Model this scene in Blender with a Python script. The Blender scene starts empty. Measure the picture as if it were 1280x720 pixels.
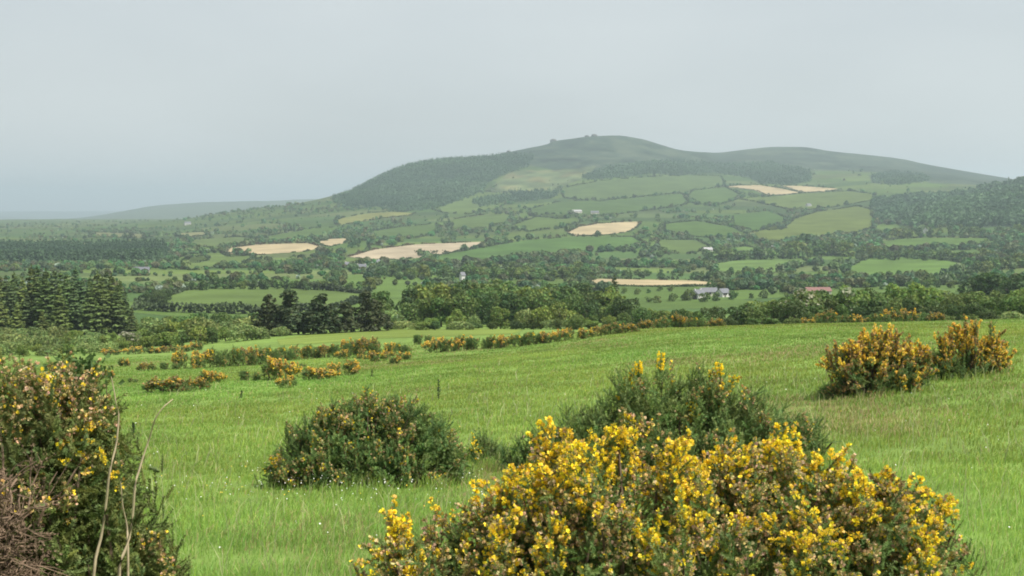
import bpy, math, random
import numpy as np
from mathutils import Vector, Matrix

RNG = np.random.default_rng(11)
random.seed(11)
scene = bpy.context.scene
COL = scene.collection
F = 1545.0                      # focal length in photograph pixels (1280 wide)
PITCH = math.atan(102.0 / F)
CP, SP = math.cos(PITCH), math.sin(PITCH)
EYE = 1.7
SUN_EL, SUN_AZ = 56.0, 112.0    # azimuth clockwise from +Y

VEIL = (.68, .86); VEILCOL = (6.75, 7.2, 7.25); SKY_STRENGTH = .078
SUN_STRENGTH = 4.8; EXPOSURE = .52; FILTER = 1.9
HAZE = 1.3e-4; HAZECOL = (.76, .925, 1.0); HAZE_G = .3
# ------------------------------------------------------------------ helpers
def pix_dir(px, py):
    up = 360.0 - py
    return px - 640.0, F * CP + up * SP, up * CP - F * SP

def pix_az_slope(px, py):
    x, y, z = pix_dir(np.asarray(px, float), np.asarray(py, float))
    return np.arctan2(x, y), z / np.hypot(x, y)

def project(x, y, z):
    """world -> photograph pixel"""
    zz = z - EYE
    fw = y * CP - zz * SP
    up = y * SP + zz * CP
    return 640.0 + F * x / fw, 360.0 - F * up / fw

def pchip_slopes(x, y):
    """x (n,), y (n,...) monotone cubic slopes"""
    h = np.diff(x)
    hh = h.reshape((-1,) + (1,) * (y.ndim - 1))
    d = np.diff(y, axis=0) / hh
    m = np.zeros_like(y)
    if len(x) > 2:
        w1 = (2 * hh[1:] + hh[:-1]); w2 = (hh[1:] + 2 * hh[:-1])
        with np.errstate(divide='ignore', invalid='ignore'):
            mm = (w1 + w2) / (w1 / d[:-1] + w2 / d[1:])
        mm = np.where(d[:-1] * d[1:] > 0, mm, 0.0)
        m[1:-1] = np.nan_to_num(mm)
    m[0] = d[0]; m[-1] = d[-1]
    return m

def pchip(xk, yk, x):
    xk = np.asarray(xk, float); yk = np.asarray(yk, float)
    m = pchip_slopes(xk, yk)
    x = np.clip(x, xk[0], xk[-1])
    i = np.clip(np.searchsorted(xk, x) - 1, 0, len(xk) - 2)
    h = xk[i + 1] - xk[i]; t = (x - xk[i]) / h
    return ((1 + 2 * t) * (1 - t) ** 2 * yk[i] + t * (1 - t) ** 2 * h * m[i]
            + t * t * (3 - 2 * t) * yk[i + 1] + t * t * (t - 1) * h * m[i + 1])

def _hash(ix, iy, seed):
    n = (ix.astype(np.int64) * 374761393 + iy.astype(np.int64) * 668265263 + seed * 974711) & 0x7fffffff
    n = ((n ^ (n >> 13)) * 1274126177) & 0x7fffffff
    return ((n ^ (n >> 16)) & 0xffffff) / float(0xffffff)

def vnoise(x, y, seed=0):
    ix = np.floor(x); iy = np.floor(y)
    fx = x - ix; fy = y - iy
    fx = fx * fx * (3 - 2 * fx); fy = fy * fy * (3 - 2 * fy)
    ix = ix.astype(np.int64); iy = iy.astype(np.int64)
    a = _hash(ix, iy, seed); b = _hash(ix + 1, iy, seed)
    c = _hash(ix, iy + 1, seed); d = _hash(ix + 1, iy + 1, seed)
    return (a * (1 - fx) + b * fx) * (1 - fy) + (c * (1 - fx) + d * fx) * fy * 1.0

def fbm(x, y, seed=0, o=3):
    s = 0; a = 1.0; t = 0
    for k in range(o):
        s = s + a * vnoise(x * 2 ** k, y * 2 ** k, seed + k * 17); t += a; a *= .5
    return s / t - .5

def in_poly(px, py, poly):
    px = np.asarray(px); py = np.asarray(py)
    r = np.zeros(px.shape, bool)
    n = len(poly)
    for i in range(n):
        x0, y0 = poly[i]; x1, y1 = poly[(i + 1) % n]
        if y0 == y1: continue
        c = ((y0 > py) != (y1 > py)) & (px < (x1 - x0) * (py - y0) / (y1 - y0) + x0)
        r ^= c
    return r

# ------------------------------------------------------------------ mesh building
class MB:
    """collects numpy pieces (verts, faces, colour, material index) into ONE mesh"""
    def __init__(self):
        self.v = []; self.f3 = []; self.f4 = []; self.c = []; self.n = 0
        self.m3 = []; self.m4 = []
    def add(self, v, f, col=(1, 1, 1), mat=0):
        v = np.asarray(v, float).reshape(-1, 3); f = np.asarray(f, np.int64)
        if len(v) == 0 or len(f) == 0: return
        self.v.append(v)
        c = np.asarray(col, float)
        if c.ndim == 1: c = np.broadcast_to(c, (len(v), 3))
        self.c.append(c)
        if f.shape[1] == 3: self.f3.append(f + self.n); self.m3.append(np.full(len(f), mat))
        else: self.f4.append(f + self.n); self.m4.append(np.full(len(f), mat))
        self.n += len(v)
    def mesh(self, name, mats, smooth=False):
        me = bpy.data.meshes.new(name)
        v = np.concatenate(self.v).astype(np.float32)
        f3 = np.concatenate(self.f3) if self.f3 else np.zeros((0, 3), np.int64)
        f4 = np.concatenate(self.f4) if self.f4 else np.zeros((0, 4), np.int64)
        mi = np.concatenate(self.m3 + self.m4)
        loops = np.concatenate([f3.ravel(), f4.ravel()]).astype(np.int32)
        starts = np.concatenate([np.arange(len(f3)) * 3, len(f3) * 3 + np.arange(len(f4)) * 4]).astype(np.int32)
        me.vertices.add(len(v)); me.vertices.foreach_set('co', v.ravel())
        me.loops.add(len(loops)); me.loops.foreach_set('vertex_index', loops)
        me.polygons.add(len(starts)); me.polygons.foreach_set('loop_start', starts)
        me.polygons.foreach_set('material_index', mi.astype(np.int32))
        me.polygons.foreach_set('use_smooth', np.full(len(starts), smooth))
        at = me.attributes.new('tint', 'FLOAT_COLOR', 'POINT')
        c = np.ones((len(v), 4), np.float32); c[:, :3] = np.concatenate(self.c)
        at.data.foreach_set('color', c.ravel())
        for m in (mats if isinstance(mats, (list, tuple)) else [mats]): me.materials.append(m)
        me.update(calc_edges=True)
        return me
    def build(self, name, mats, parent=None, loc=None, smooth=False):
        o = bpy.data.objects.new(name, self.mesh(name, mats, smooth)); COL.objects.link(o)
        if parent is not None: o.parent = parent
        if loc is not None: o.location = loc
        return o

def tag(o, label, cat, group=None, kind=None):
    if label: o['label'] = label
    if cat: o['category'] = cat
    if group: o['group'] = group
    if kind: o['kind'] = kind
    return o

def empty(name, loc, rz=0.0, s=1.0):
    o = bpy.data.objects.new(name, None); COL.objects.link(o)
    o.empty_display_size = .2
    o.location = loc; o.rotation_euler = (0, 0, rz); o.scale = (s, s, s) if np.isscalar(s) else s
    return o

def copy_thing(src, loc, rz=0.0, s=1.0):
    r = src.copy(); COL.objects.link(r)
    r.location = loc; r.rotation_euler = (0, 0, rz); r.scale = (s, s, s) if np.isscalar(s) else s
    for ch in list(src.children):
        c = ch.copy(); COL.objects.link(c); c.parent = r
        for g in list(ch.children):
            d = g.copy(); COL.objects.link(d); d.parent = c
    return r

def unit(a):
    return a / np.maximum(np.linalg.norm(a, axis=-1, keepdims=True), 1e-9)

def frames(d, roll):
    """rotation matrices (m,3,3) whose z column is d, rolled"""
    d = unit(d)
    ref = np.where(np.abs(d[:, 2:3]) < .95, np.array([[0, 0, 1.]]), np.array([[1., 0, 0]]))
    x = unit(np.cross(ref, d)); y = np.cross(d, x)
    c = np.cos(roll)[:, None]; s = np.sin(roll)[:, None]
    X = x * c + y * s; Y = -x * s + y * c
    return np.stack([X, Y, d], axis=2)

def replicate(pv, pf, R, T, S):
    """proto (n,3) placed m times -> verts (m*n,3), faces"""
    m, n = len(T), len(pv)
    S = np.asarray(S, float)
    v = np.einsum('mij,nj->mni', R, pv) * S.reshape(m, 1, 1) + T[:, None, :]
    f = pf[None] + (np.arange(m) * n)[:, None, None]
    return v.reshape(-1, 3), f.reshape(-1, pf.shape[1])

def tube(pts, radii, sides=5):
    pts = np.asarray(pts, float); n = len(pts)
    d = np.gradient(pts, axis=0)
    fr = frames(d, np.zeros(n))
    a = np.arange(sides) * 2 * math.pi / sides
    ring = np.stack([np.cos(a), np.sin(a), 0 * a], 1)
    v = np.einsum('nij,sj->nsi', fr, ring) * np.asarray(radii, float).reshape(n, 1, 1) + pts[:, None, :]
    f = []
    for i in range(n - 1):
        for k in range(sides):
            k2 = (k + 1) % sides
            f.append((i * sides + k, i * sides + k2, (i + 1) * sides + k2, (i + 1) * sides + k))
    return v.reshape(-1, 3), np.array(f)

def leaf_quads(P, N, size, rng, aspect=1.0, jit=.7):
    """bent leaf-clump faces at P facing roughly N"""
    n = len(P)
    d = unit(N + jit * rng.normal(size=(n, 3)))
    R = frames(d, rng.uniform(0, 6.28, n))
    s = size * rng.uniform(.6, 1.35, n)
    q = np.array([[-.5, -.5, -.12], [.5, -.42, .1], [.42, .5, -.1], [-.45, .4, .14]])
    q[:, 0] *= aspect
    f = np.array([[0, 1, 2, 3]])
    return replicate(q, f, R, P, s)

# ------------------------------------------------------------------ materials
def newmat(name):
    m = bpy.data.materials.new(name); m.use_nodes = True
    nt = m.node_tree; nt.nodes.clear()
    return m, nt, nt.nodes, nt.links

def leafmat(name, base, var=.25, trans=.3, rough=.6, obj_var=.18, scale=.6, hue=.02):
    """foliage: tint attribute x base, noise and per-object variation, partly translucent"""
    m, nt, N, L = newmat(name)
    out = N.new('ShaderNodeOutputMaterial')
    at = N.new('ShaderNodeAttribute'); at.attribute_name = 'tint'
    rgb = N.new('ShaderNodeRGB'); rgb.outputs[0].default_value = (*base, 1)
    mul = N.new('ShaderNodeMix'); mul.data_type = 'RGBA'; mul.blend_type = 'MULTIPLY'; mul.inputs[0].default_value = 1
    L.new(at.outputs['Color'], mul.inputs[6]); L.new(rgb.outputs[0], mul.inputs[7])
    tc = N.new('ShaderNodeNewGeometry')
    no = N.new('ShaderNodeTexNoise'); no.inputs['Scale'].default_value = scale; no.inputs['Detail'].default_value = 3
    L.new(tc.outputs['Position'], no.inputs['Vector'])
    oi = N.new('ShaderNodeObjectInfo')
    mr = N.new('ShaderNodeMapRange'); mr.inputs[1].default_value = .3; mr.inputs[2].default_value = .7
    mr.inputs[3].default_value = 1 - var; mr.inputs[4].default_value = 1 + var
    L.new(no.outputs['Fac'], mr.inputs[0])
    mo = N.new('ShaderNodeMapRange'); mo.inputs[3].default_value = 1 - obj_var; mo.inputs[4].default_value = 1 + obj_var
    L.new(oi.outputs['Random'], mo.inputs[0])
    mm = N.new('ShaderNodeMath'); mm.operation = 'MULTIPLY'
    L.new(mr.outputs[0], mm.inputs[0]); L.new(mo.outputs[0], mm.inputs[1])
    hs = N.new('ShaderNodeHueSaturation')
    mh = N.new('ShaderNodeMapRange'); mh.inputs[3].default_value = .5 - hue; mh.inputs[4].default_value = .5 + hue
    m7 = N.new('ShaderNodeMath'); m7.operation = 'MULTIPLY'; m7.inputs[1].default_value = 7.31
    fr = N.new('ShaderNodeMath'); fr.operation = 'FRACT'
    L.new(oi.outputs['Random'], m7.inputs[0]); L.new(m7.outputs[0], fr.inputs[0]); L.new(fr.outputs[0], mh.inputs[0])
    L.new(mh.outputs[0], hs.inputs['Hue']); L.new(mm.outputs[0], hs.inputs['Value']); L.new(mul.outputs[2], hs.inputs['Color'])
    p = N.new('ShaderNodeBsdfPrincipled'); p.inputs['Roughness'].default_value = rough
    p.inputs['Specular IOR Level'].default_value = .25
    L.new(hs.outputs[0], p.inputs['Base Color'])
    if trans > 0:
        tr = N.new('ShaderNodeBsdfTranslucent'); L.new(hs.outputs[0], tr.inputs['Color'])
        mx = N.new('ShaderNodeMixShader'); mx.inputs[0].default_value = trans
        L.new(p.outputs[0], mx.inputs[1]); L.new(tr.outputs[0], mx.inputs[2]); L.new(mx.outputs[0], out.inputs[0])
    else:
        L.new(p.outputs[0], out.inputs[0])
    return m

def plainmat(name, base, rough=.7, var=.2, scale=8.0, bump=0.0, spec=.3):
    m, nt, N, L = newmat(name)
    out = N.new('ShaderNodeOutputMaterial'); p = N.new('ShaderNodeBsdfPrincipled')
    p.inputs['Roughness'].default_value = rough; p.inputs['Specular IOR Level'].default_value = spec
    g = N.new('ShaderNodeTexCoord')
    no = N.new('ShaderNodeTexNoise'); no.inputs['Scale'].default_value = scale; no.inputs['Detail'].default_value = 5
    L.new(g.outputs['Object'], no.inputs['Vector'])
    mr = N.new('ShaderNodeMapRange'); mr.inputs[1].default_value = .3; mr.inputs[2].default_value = .7
    mr.inputs[3].default_value = 1 - var; mr.inputs[4].default_value = 1 + var
    L.new(no.outputs['Fac'], mr.inputs[0])
    hs = N.new('ShaderNodeHueSaturation'); hs.inputs['Color'].default_value = (*base, 1)
    L.new(mr.outputs[0], hs.inputs['Value']); L.new(hs.outputs[0], p.inputs['Base Color'])
    if bump:
        b = N.new('ShaderNodeBump'); b.inputs['Strength'].default_value = bump
        L.new(no.outputs['Fac'], b.inputs['Height']); L.new(b.outputs[0], p.inputs['Normal'])
    L.new(p.outputs[0], out.inputs[0])
    return m

# ------------------------------------------------------------------ terrain: level curves read off the land
# each level: horizontal distance R from the viewpoint -> how far below / above the eye the land lies along the view's width
LEVELS = [
 (18.5, [(-300,650),(0,632),(450,617),(700,609),(1000,596),(1280,590),(1600,586)]),
 (26,   [(-300,606),(0,590),(450,570),(700,557),(1000,541),(1280,526),(1600,520)]),
 (36,   [(-300,562),(0,550),(300,538),(640,511),(1100,482),(1280,468),(1600,455)]),
 (70,   [(-300,498),(0,492),(200,487),(350,478),(640,455),(900,432),(1280,418),(1600,405)]),
 (110,  [(-300,474),(0,468),(200,459),(350,456),(500,446),(640,434),(800,415),(1000,405.5),(1280,400),(1600,392)]),
 (140,  [(-300,462),(0,456),(200,448),(330,446),(400,441),(500,434),(640,425),(760,413),(900,409.5),(1000,407),(1280,402),(1600,394)]),
 (200,  [(-300,450),(0,446),(200,440),(350,428),(500,420),(640,417),(800,414),(1000,411),(1280,407),(1600,400)]),
 (260,  [(-300,436),(0,432),(200,429),(350,416),(500,411),(640,411),(800,409),(1000,408),(1280,403),(1600,398)]),
 (330,  [(-300,420),(0,418),(200,417),(350,408),(640,404),(1000,401),(1280,397),(1600,393)]),
 (520,  [(-300,398),(0,396),(200,393),(450,391),(640,387),(1000,385),(1280,380),(1600,378)]),
 (700,  [(-300,368),(0,366),(200,360),(450,361),(640,362),(870,364),(1000,363),(1280,358),(1600,355)]),
 (1000, [(-300,342),(0,340),(640,340),(870,346),(1050,346),(1280,339),(1600,335)]),
 (1400, [(-300,328),(0,326),(420,321),(500,322),(640,319),(870,323),(1100,318),(1280,312),(1600,305)]),
 (1700, [(-300,314),(0,312),(280,308),(420,304),(600,303),(750,296),(870,302),(1000,301),(1100,301),(1280,292),(1600,275)]),
 (2000, [(-300,307),(0,305),(300,300),(450,294),(600,289),(750,280),(900,284),(1000,286),(1090,286),(1180,271),(1280,262),(1600,240)]),
 (2400, [(-300,300),(0,298),(300,287),(430,279),(600,271),(750,264),(900,265),(1000,264),(1090,262),(1180,252),(1280,238),(1600,212)]),
 (2900, [(-300,292),(0,290),(200,285),(300,276),(420,262),(500,256),(640,249),(750,243),(900,243),(1000,243),(1100,240),(1170,241),(1215,236),(1250,229),(1280,223.5),(1400,200),(1600,185)]),
 (3400, [(-300,287),(0,285),(200,278),(300,264),(380,254),(410,247.5),(440,239.5),(500,236),(640,222),(750,218),(900,226),(1000,228),(1100,225),(1180,228),(1250,232),(1400,222),(1600,215)]),
 (3900, [(-300,282),(0,281),(200,276),(300,268),(380,262),(410,250),(440,237.5),(480,217.5),(510,206),(540,200),(600,195.5),(636,193),(700,190),(760,190),(900,210),(1000,212),(1100,214),(1180,219),(1250,228),(1600,235)]),
 (4400, [(-300,279),(0,278),(200,275),(380,268),(440,246),(510,213),(600,201),(636,191.5),(660,186),(684,181),(692,177.5),(712,174.5),(735,171.5),(770,170),(800,174),(825,181),(850,187.5),(880,191.5),(900,197),(970,196),(1040,199),(1100,205),(1180,215),(1250,225),(1600,245)]),
 (5000, [(-300,277),(0,276),(200,274),(380,270),(510,226),(640,202),(730,185),(800,187),(840,190.5),(870,192.5),(895,192),(930,188),(970,184.5),(1000,184.5),(1040,190),(1080,194),(1130,200),(1150,204.5),(1190,212),(1250,222),(1300,230),(1600,250)]),
 (6500, [(-300,276),(0,275.5),(100,275.5),(200,275),(300,273),(500,262),(700,240),(1280,245),(1600,255)]),
 (9000, [(-300,276),(0,276),(70,274.5),(110,271),(150,264.5),(200,257),(250,253),(300,251.5),(340,251),(380,249.5),(450,249),(700,246),(1280,250),(1600,258)]),
 (11500,[(-300,272),(0,275),(380,270),(1280,270),(1600,270)]),
 (14500,[(-300,266),(-80,269),(0,271),(40,273),(75,276),(200,274),(1600,272)]),
 (19500,[(-300,264),(1600,264)]),
]
AZ0, AZ1 = math.radians(-30), math.radians(30)
AZG = np.linspace(AZ0, AZ1, 1601)
LR = np.array([0, 3, 6, 10] + [l[0] for l in LEVELS], float)
LZ = np.zeros((len(LR), len(AZG)))
cross = np.sin(AZG)
for i, (R, z) in enumerate([(0, 0.0), (3, -.24), (6, -.63), (10, -1.30)]):
    LZ[i] = z + cross * R * .03 * (1 if i else 0)
for k, (R, pts) in enumerate(LEVELS):
    px = np.linspace(-300, 1600, 1901)
    py = pchip([p[0] for p in pts], [p[1] for p in pts], px)
    az, sl = pix_az_slope(px, py)
    LZ[4 + k] = EYE + R * np.interp(AZG, az, sl)
LS = np.log(LR + 4.0)
LM = pchip_slopes(LS, LZ)

def height(x, y):
    x = np.asarray(x, float); y = np.asarray(y, float)
    R = np.hypot(x, y); az = np.arctan2(x, y)
    aa = np.abs(az)                                # behind the view the land closes smoothly into one piece
    az = np.where(aa > AZ1, np.sign(az) * AZ1 * np.clip((math.pi - aa) / (math.pi - AZ1), 0, 1), az)
    a = np.clip((np.clip(az, AZ0, AZ1) - AZ0) / (AZ1 - AZ0) * (len(AZG) - 1), 0, len(AZG) - 1.001)
    j = a.astype(int); w = a - j
    s = np.log(np.minimum(R, 19400.) + 4.0)
    i = np.clip(np.searchsorted(LS, s) - 1, 0, len(LS) - 2)
    h = LS[i + 1] - LS[i]; t = (s - LS[i]) / h
    def row(T, i): return T[i, j] * (1 - w) + T[i, j + 1] * w
    z = ((1 + 2 * t) * (1 - t) ** 2 * row(LZ, i) + t * (1 - t) ** 2 * h * row(LM, i)
         + t * t * (3 - 2 * t) * row(LZ, i + 1) + t * t * (t - 1) * h * row(LM, i + 1))
    z = z + .10 * np.clip(R / 12, 0, 1) * fbm(x / 3.1, y / 3.1, 3) * np.clip(1 - R / 300, 0, 1) \
          + .35 * np.clip((R - 12) / 40, 0, 1) * fbm(x / 17., y / 17., 5) * np.clip(1.6 - R / 300, 0, 1)
    far = np.clip((R - 350) / 900, 0, 1) * np.clip((R) / 4000, .1, 1.2)
    far = far * (1 - .75 * np.clip((R - 3700) / 300, 0, 1) * np.clip((5300 - R) / 300, 0, 1))
    z = z + far * (11 * fbm(x / 420., y / 420., 21, 4) + 3 * fbm(x / 70., y / 70., 22, 2))
    return z

# visibility table: for each pixel column, ground distance seen at each pixel row
VR = np.concatenate([np.geomspace(4, 300, 900), np.geomspace(300.5, 19000, 3000)])
VPX = np.arange(-140, 1421, 4.0)
VPY = np.arange(165, 900, .5)
VT = np.zeros((len(VPX), len(VPY)))
for i, px in enumerate(VPX):
    az = math.atan2(px - 640, F * CP)
    for _ in range(1):
        x = VR * math.sin(az); y = VR * math.cos(az)
        z = height(x, y)
        qx, qy = project(x, y, z)
    m = np.minimum.accumulate(qy)            # smallest pixel row (highest) so far
    idx = np.searchsorted(-m, -VPY)          # first R whose row <= VPY
    VT[i] = np.where(idx < len(VR), VR[np.minimum(idx, len(VR) - 1)], np.nan)

def ground_R(px, py):
    px = np.asarray(px, float); py = np.asarray(py, float)
    i = np.clip(np.round((px - VPX[0]) / 4).astype(int), 0, len(VPX) - 1)
    j = np.clip(np.round((py - VPY[0]) / .5).astype(int), 0, len(VPY) - 1)
    return VT[i, j]

def at_R(px, R):
    """ground point in the direction of photograph column px at distance R"""
    az = np.arctan2(np.asarray(px, float) - 640, F * CP)
    x = R * np.sin(az); y = R * np.cos(az)
    return np.stack([x, y, height(x, y)], -1)

def at_pix(px, py):
    return at_R(px, ground_R(px, py))

def z_at(p, py):
    """height whose picture row is py above ground point p"""
    # solve 360 - F*up/fw = py
    k = (360. - py) / F
    y = p[1]
    # (y*SP + zz*CP) = k*(y*CP - zz*SP)
    zz = (k * y * CP - y * SP) / (CP + k * SP)
    return zz + EYE

# ------------------------------------------------------------------ camera, sky, sun, haze
cam = bpy.data.cameras.new('camera'); camo = bpy.data.objects.new('camera', cam); COL.objects.link(camo)
cam.sensor_width = 36.0; cam.lens = 36.0 * F / 1280.0
cam.clip_start = .1; cam.clip_end = 60000
camo.location = (0, 0, EYE); camo.rotation_euler = (math.pi / 2 - PITCH, 0, 0)
scene.camera = camo

w = bpy.data.worlds.new('World'); scene.world = w; w.use_nodes = True
N = w.node_tree.nodes; L = w.node_tree.links; N.clear()
wo = N.new('ShaderNodeOutputWorld'); bg = N.new('ShaderNodeBackground')
sky = N.new('ShaderNodeTexSky'); sky.sky_type = 'NISHITA'; sky.sun_disc = False
sky.sun_elevation = math.radians(SUN_EL); sky.sun_rotation = math.radians(SUN_AZ)
sky.air_density = 1.0; sky.dust_density = 4.0; sky.ozone_density = 1.0; sky.altitude = 150
# thin high cloud veil over the blue, slightly uneven
tcw = N.new('ShaderNodeTexCoord')
mp = N.new('ShaderNodeMapping'); mp.inputs['Scale'].default_value = (1.2, 1.2, 4.0)
cn = N.new('ShaderNodeTexNoise'); cn.inputs['Scale'].default_value = 2.4; cn.inputs['Detail'].default_value = 5; cn.inputs['Roughness'].default_value = .45
L.new(tcw.outputs['Generated'], mp.inputs[0]); L.new(mp.outputs[0], cn.inputs['Vector'])
cr = N.new('ShaderNodeMapRange'); cr.inputs[1].default_value = .3; cr.inputs[2].default_value = .7
cr.inputs[3].default_value = VEIL[0]; cr.inputs[4].default_value = VEIL[1]
L.new(cn.outputs['Fac'], cr.inputs[0])
mix = N.new('ShaderNodeMix'); mix.data_type = 'RGBA'
L.new(cr.outputs[0], mix.inputs[0]); L.new(sky.outputs[0], mix.inputs[6]); mix.inputs[7].default_value = (*VEILCOL, 1)
L.new(mix.outputs[2], bg.inputs['Color']); bg.inputs['Strength'].default_value = SKY_STRENGTH
L.new(bg.outputs[0], wo.inputs[0])

sun = bpy.data.lights.new('sun', 'SUN'); suno = bpy.data.objects.new('sun', sun); COL.objects.link(suno)
sun.energy = SUN_STRENGTH; sun.angle = math.radians(.9); sun.color = (1.0, .955, .88)
sa, se = math.radians(SUN_AZ), math.radians(SUN_EL)
sd = Vector((math.sin(sa) * math.cos(se), math.cos(sa) * math.cos(se), math.sin(se)))
suno.rotation_euler = sd.to_track_quat('Z', 'Y').to_euler(); suno.location = (40, -20, 80)

scene.view_settings.view_transform = 'Standard'; scene.view_settings.look = 'None'
scene.view_settings.exposure = EXPOSURE; scene.view_settings.gamma = 1
cy = scene.cycles
cy.use_denoising = True
try: cy.denoiser = 'OPENIMAGEDENOISE'
except Exception: pass
cy.max_bounces = 6; cy.diffuse_bounces = 3; cy.glossy_bounces = 1; cy.transmission_bounces = 3; cy.volume_bounces = 0
cy.pixel_filter_type = 'BLACKMAN_HARRIS'; cy.filter_width = FILTER
scene.render.film_transparent = False

# ------------------------------------------------------------------ ground: one sheet out to the horizon
az_in = np.arctan2(np.arange(-110, 1391, 1.15) - 640, F * CP)
az_out = np.concatenate([np.linspace(az_in[-1] + .01, math.pi - .03, 46), np.linspace(-math.pi, az_in[0] - .01, 46)])
AZS = np.concatenate([az_in, az_out])
RS = np.concatenate([np.geomspace(.25, 8, 36)[:-1], np.geomspace(8, 420, 200)[:-1], np.geomspace(420, 5100, 430), np.geomspace(5200, 20000, 50)])
A, RR = np.meshgrid(AZS, RS)                  # rows = R
GX = RR * np.sin(A); GY = RR * np.cos(A)
GZ = height(GX, GY)
GPX, GPY = project(GX, GY, GZ)
slope_up = np.maximum.accumulate((GZ - EYE) / RR, axis=0)
GVIS = ((GZ - EYE) / RR >= slope_up - .0035) & (np.abs(A) < .6)

# --- land cover, as real base colours
PAST = np.array([[.062, .118, .026], [.075, .135, .030], [.052, .105, .028], [.088, .142, .034], [.070, .112, .036], [.095, .135, .045], [.048, .094, .026], [.080, .128, .028]])

def cells(x, y, sx, sy, seed):
    """jittered-grid patchwork: id hash and distance to the border"""
    # bend the grid a little so that field edges are not parallel
    x = x + 60 * (vnoise(x / 310., y / 310., seed + 5) - .5); y = y + 60 * (vnoise(x / 280., y / 280., seed + 6) - .5)
    gx = np.floor(x / sx); gy = np.floor(y / sy)
    d1 = np.full(x.shape, 1e9); d2 = np.full(x.shape, 1e9); idh = np.zeros(x.shape)
    for i in (-1, 0, 1):
        for j in (-1, 0, 1):
            cx = gx + i; cyy = gy + j
            jx = (cx + .15 + .7 * _hash(cx, cyy, seed)) * sx; jy = (cyy + .15 + .7 * _hash(cx, cyy, seed + 1)) * sy
            d = np.hypot((x - jx), (y - jy) * sx / sy)
            h = _hash(cx, cyy, seed + 2)
            nb = d < d1
            d2 = np.where(nb, d1, np.minimum(d2, d))
            idh = np.where(nb, h, idh); d1 = np.where(nb, d, d1)
    return idh, d2 - d1

def patchwork(x, y):
    idh, e = cells(x, y, 150., 105., 31)
    return idh, e

FORESTS = [   # plantations and woods on the far slopes (outlines on the land as seen from the gate)
 [(414,248),(440,239),(480,218),(510,207),(545,201),(600,197),(640,194),(668,196),(660,206),(640,212),(610,228),(603,240),(570,252),(545,261),(500,264),(470,258),(440,262),(425,256)],
 [(727,222),(760,212),(800,205),(850,202),(900,206),(960,204),(1010,214),(1012,226),(990,231),(950,230),(935,222),(890,216),(850,219),(810,217),(770,222),(740,224)],
 [(1086,219),(1110,215),(1150,218),(1160,226),(1120,231),(1090,229)],
 [(1090,252),(1130,244),(1180,243),(1212,238),(1250,230),(1284,224),(1400,205),(1400,290),(1280,284),(1200,284),(1130,282),(1096,277),(1086,262)],
 [(-100,310),(0,309),(60,311),(120,312),(205,310),(213,318),(200,328),(120,331),(0,331),(-100,331)],
 [(640,240),(700,240),(690,248),(650,252),(600,258),(590,252)],
]
MOOR = [(635,195),(690,170),(770,165),(860,185),(1000,180),(1130,195),(1290,228),(1200,240),(1120,216),(1010,212),(900,201),(850,198),(790,203),(725,222),(690,212),(660,206)]
ROUGH = [[(606,238),(640,214),(700,212),(745,208),(735,220),(700,235),(660,245),(615,244)]]
gc = np.zeros(GX.shape + (3,))
# near meadow
gc[:] = (.135, .205, .045)
big = fbm(GX / 26., GY / 60., 77, 3)[..., None]
gc *= 1 + .5 * big
straw = np.clip((fbm(GX / 7., GY / 14., 91, 3) - .13) * 5, 0, 1)[..., None] * np.clip(1 - RR / 160, 0, 1)[..., None]
gc = gc * (1 - .5 * straw) + np.array([.17, .15, .06]) * .5 * straw
# beyond the meadow: patchwork
idh, edge = patchwork(GX, GY)
pc = PAST[np.clip((idh * 997 % 1 * len(PAST)).astype(int), 0, len(PAST) - 1)]
pc = pc * (.82 + .36 * (idh * 373 % 1))[..., None]
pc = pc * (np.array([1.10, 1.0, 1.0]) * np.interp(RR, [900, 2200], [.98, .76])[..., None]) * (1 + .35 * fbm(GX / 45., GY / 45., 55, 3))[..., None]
dark = np.clip(1 - edge / 7., 0, 1)[..., None]
pc = pc * (1 - .6 * dark) + np.array([.03, .045, .02]) * .6 * dark
f = np.clip((RR - 380) / 90., 0, 1)[..., None]
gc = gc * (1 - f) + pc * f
hi = np.where(GVIS & (RR > 2500), 1.0, 0.0)
mo = in_poly(GPX, GPY, MOOR) & (RR > 3300) & GVIS
nz = (fbm(GX / 90., GY / 90., 61, 4) + .8 * fbm(GX / 24., GY / 40., 62, 2))[..., None]
moorc = np.array([.030, .050, .028]) * (1 + 1.2 * nz) + np.array([.018, .008, .005]) * np.clip(nz * 3, 0, 1)
# everything high up is moor as well
high = np.clip((GZ - 95) / 40., 0, 1)[..., None] * (RR > 3000)[..., None]
gc = gc * (1 - high) + moorc * high
gc[mo] = moorc[mo]
for q in ROUGH:
    mk = in_poly(GPX, GPY, q) & (RR > 2800) & GVIS
    rc = np.array([.085, .112, .046]) * (1 + 1.2 * nz)
    mot = np.clip(fbm(GX / 60., GY / 110., 66, 3)[..., None] * 4, -.5, 1)
    rc = rc * (1 - .5 * np.clip(-mot, 0, 1)) + np.array([.06, .02, .01]) * np.clip(mot, 0, 1)
    gc[mk] = rc[mk]
for q in FORESTS:
    mk = in_poly(GPX, GPY, q) & (RR > 1300) & GVIS
    gc[mk] = (.034, .054, .028)
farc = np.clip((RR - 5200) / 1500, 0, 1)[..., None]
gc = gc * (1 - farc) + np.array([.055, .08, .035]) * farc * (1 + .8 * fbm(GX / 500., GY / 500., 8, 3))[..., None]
gc = np.clip(gc, .01, .9)

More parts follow.
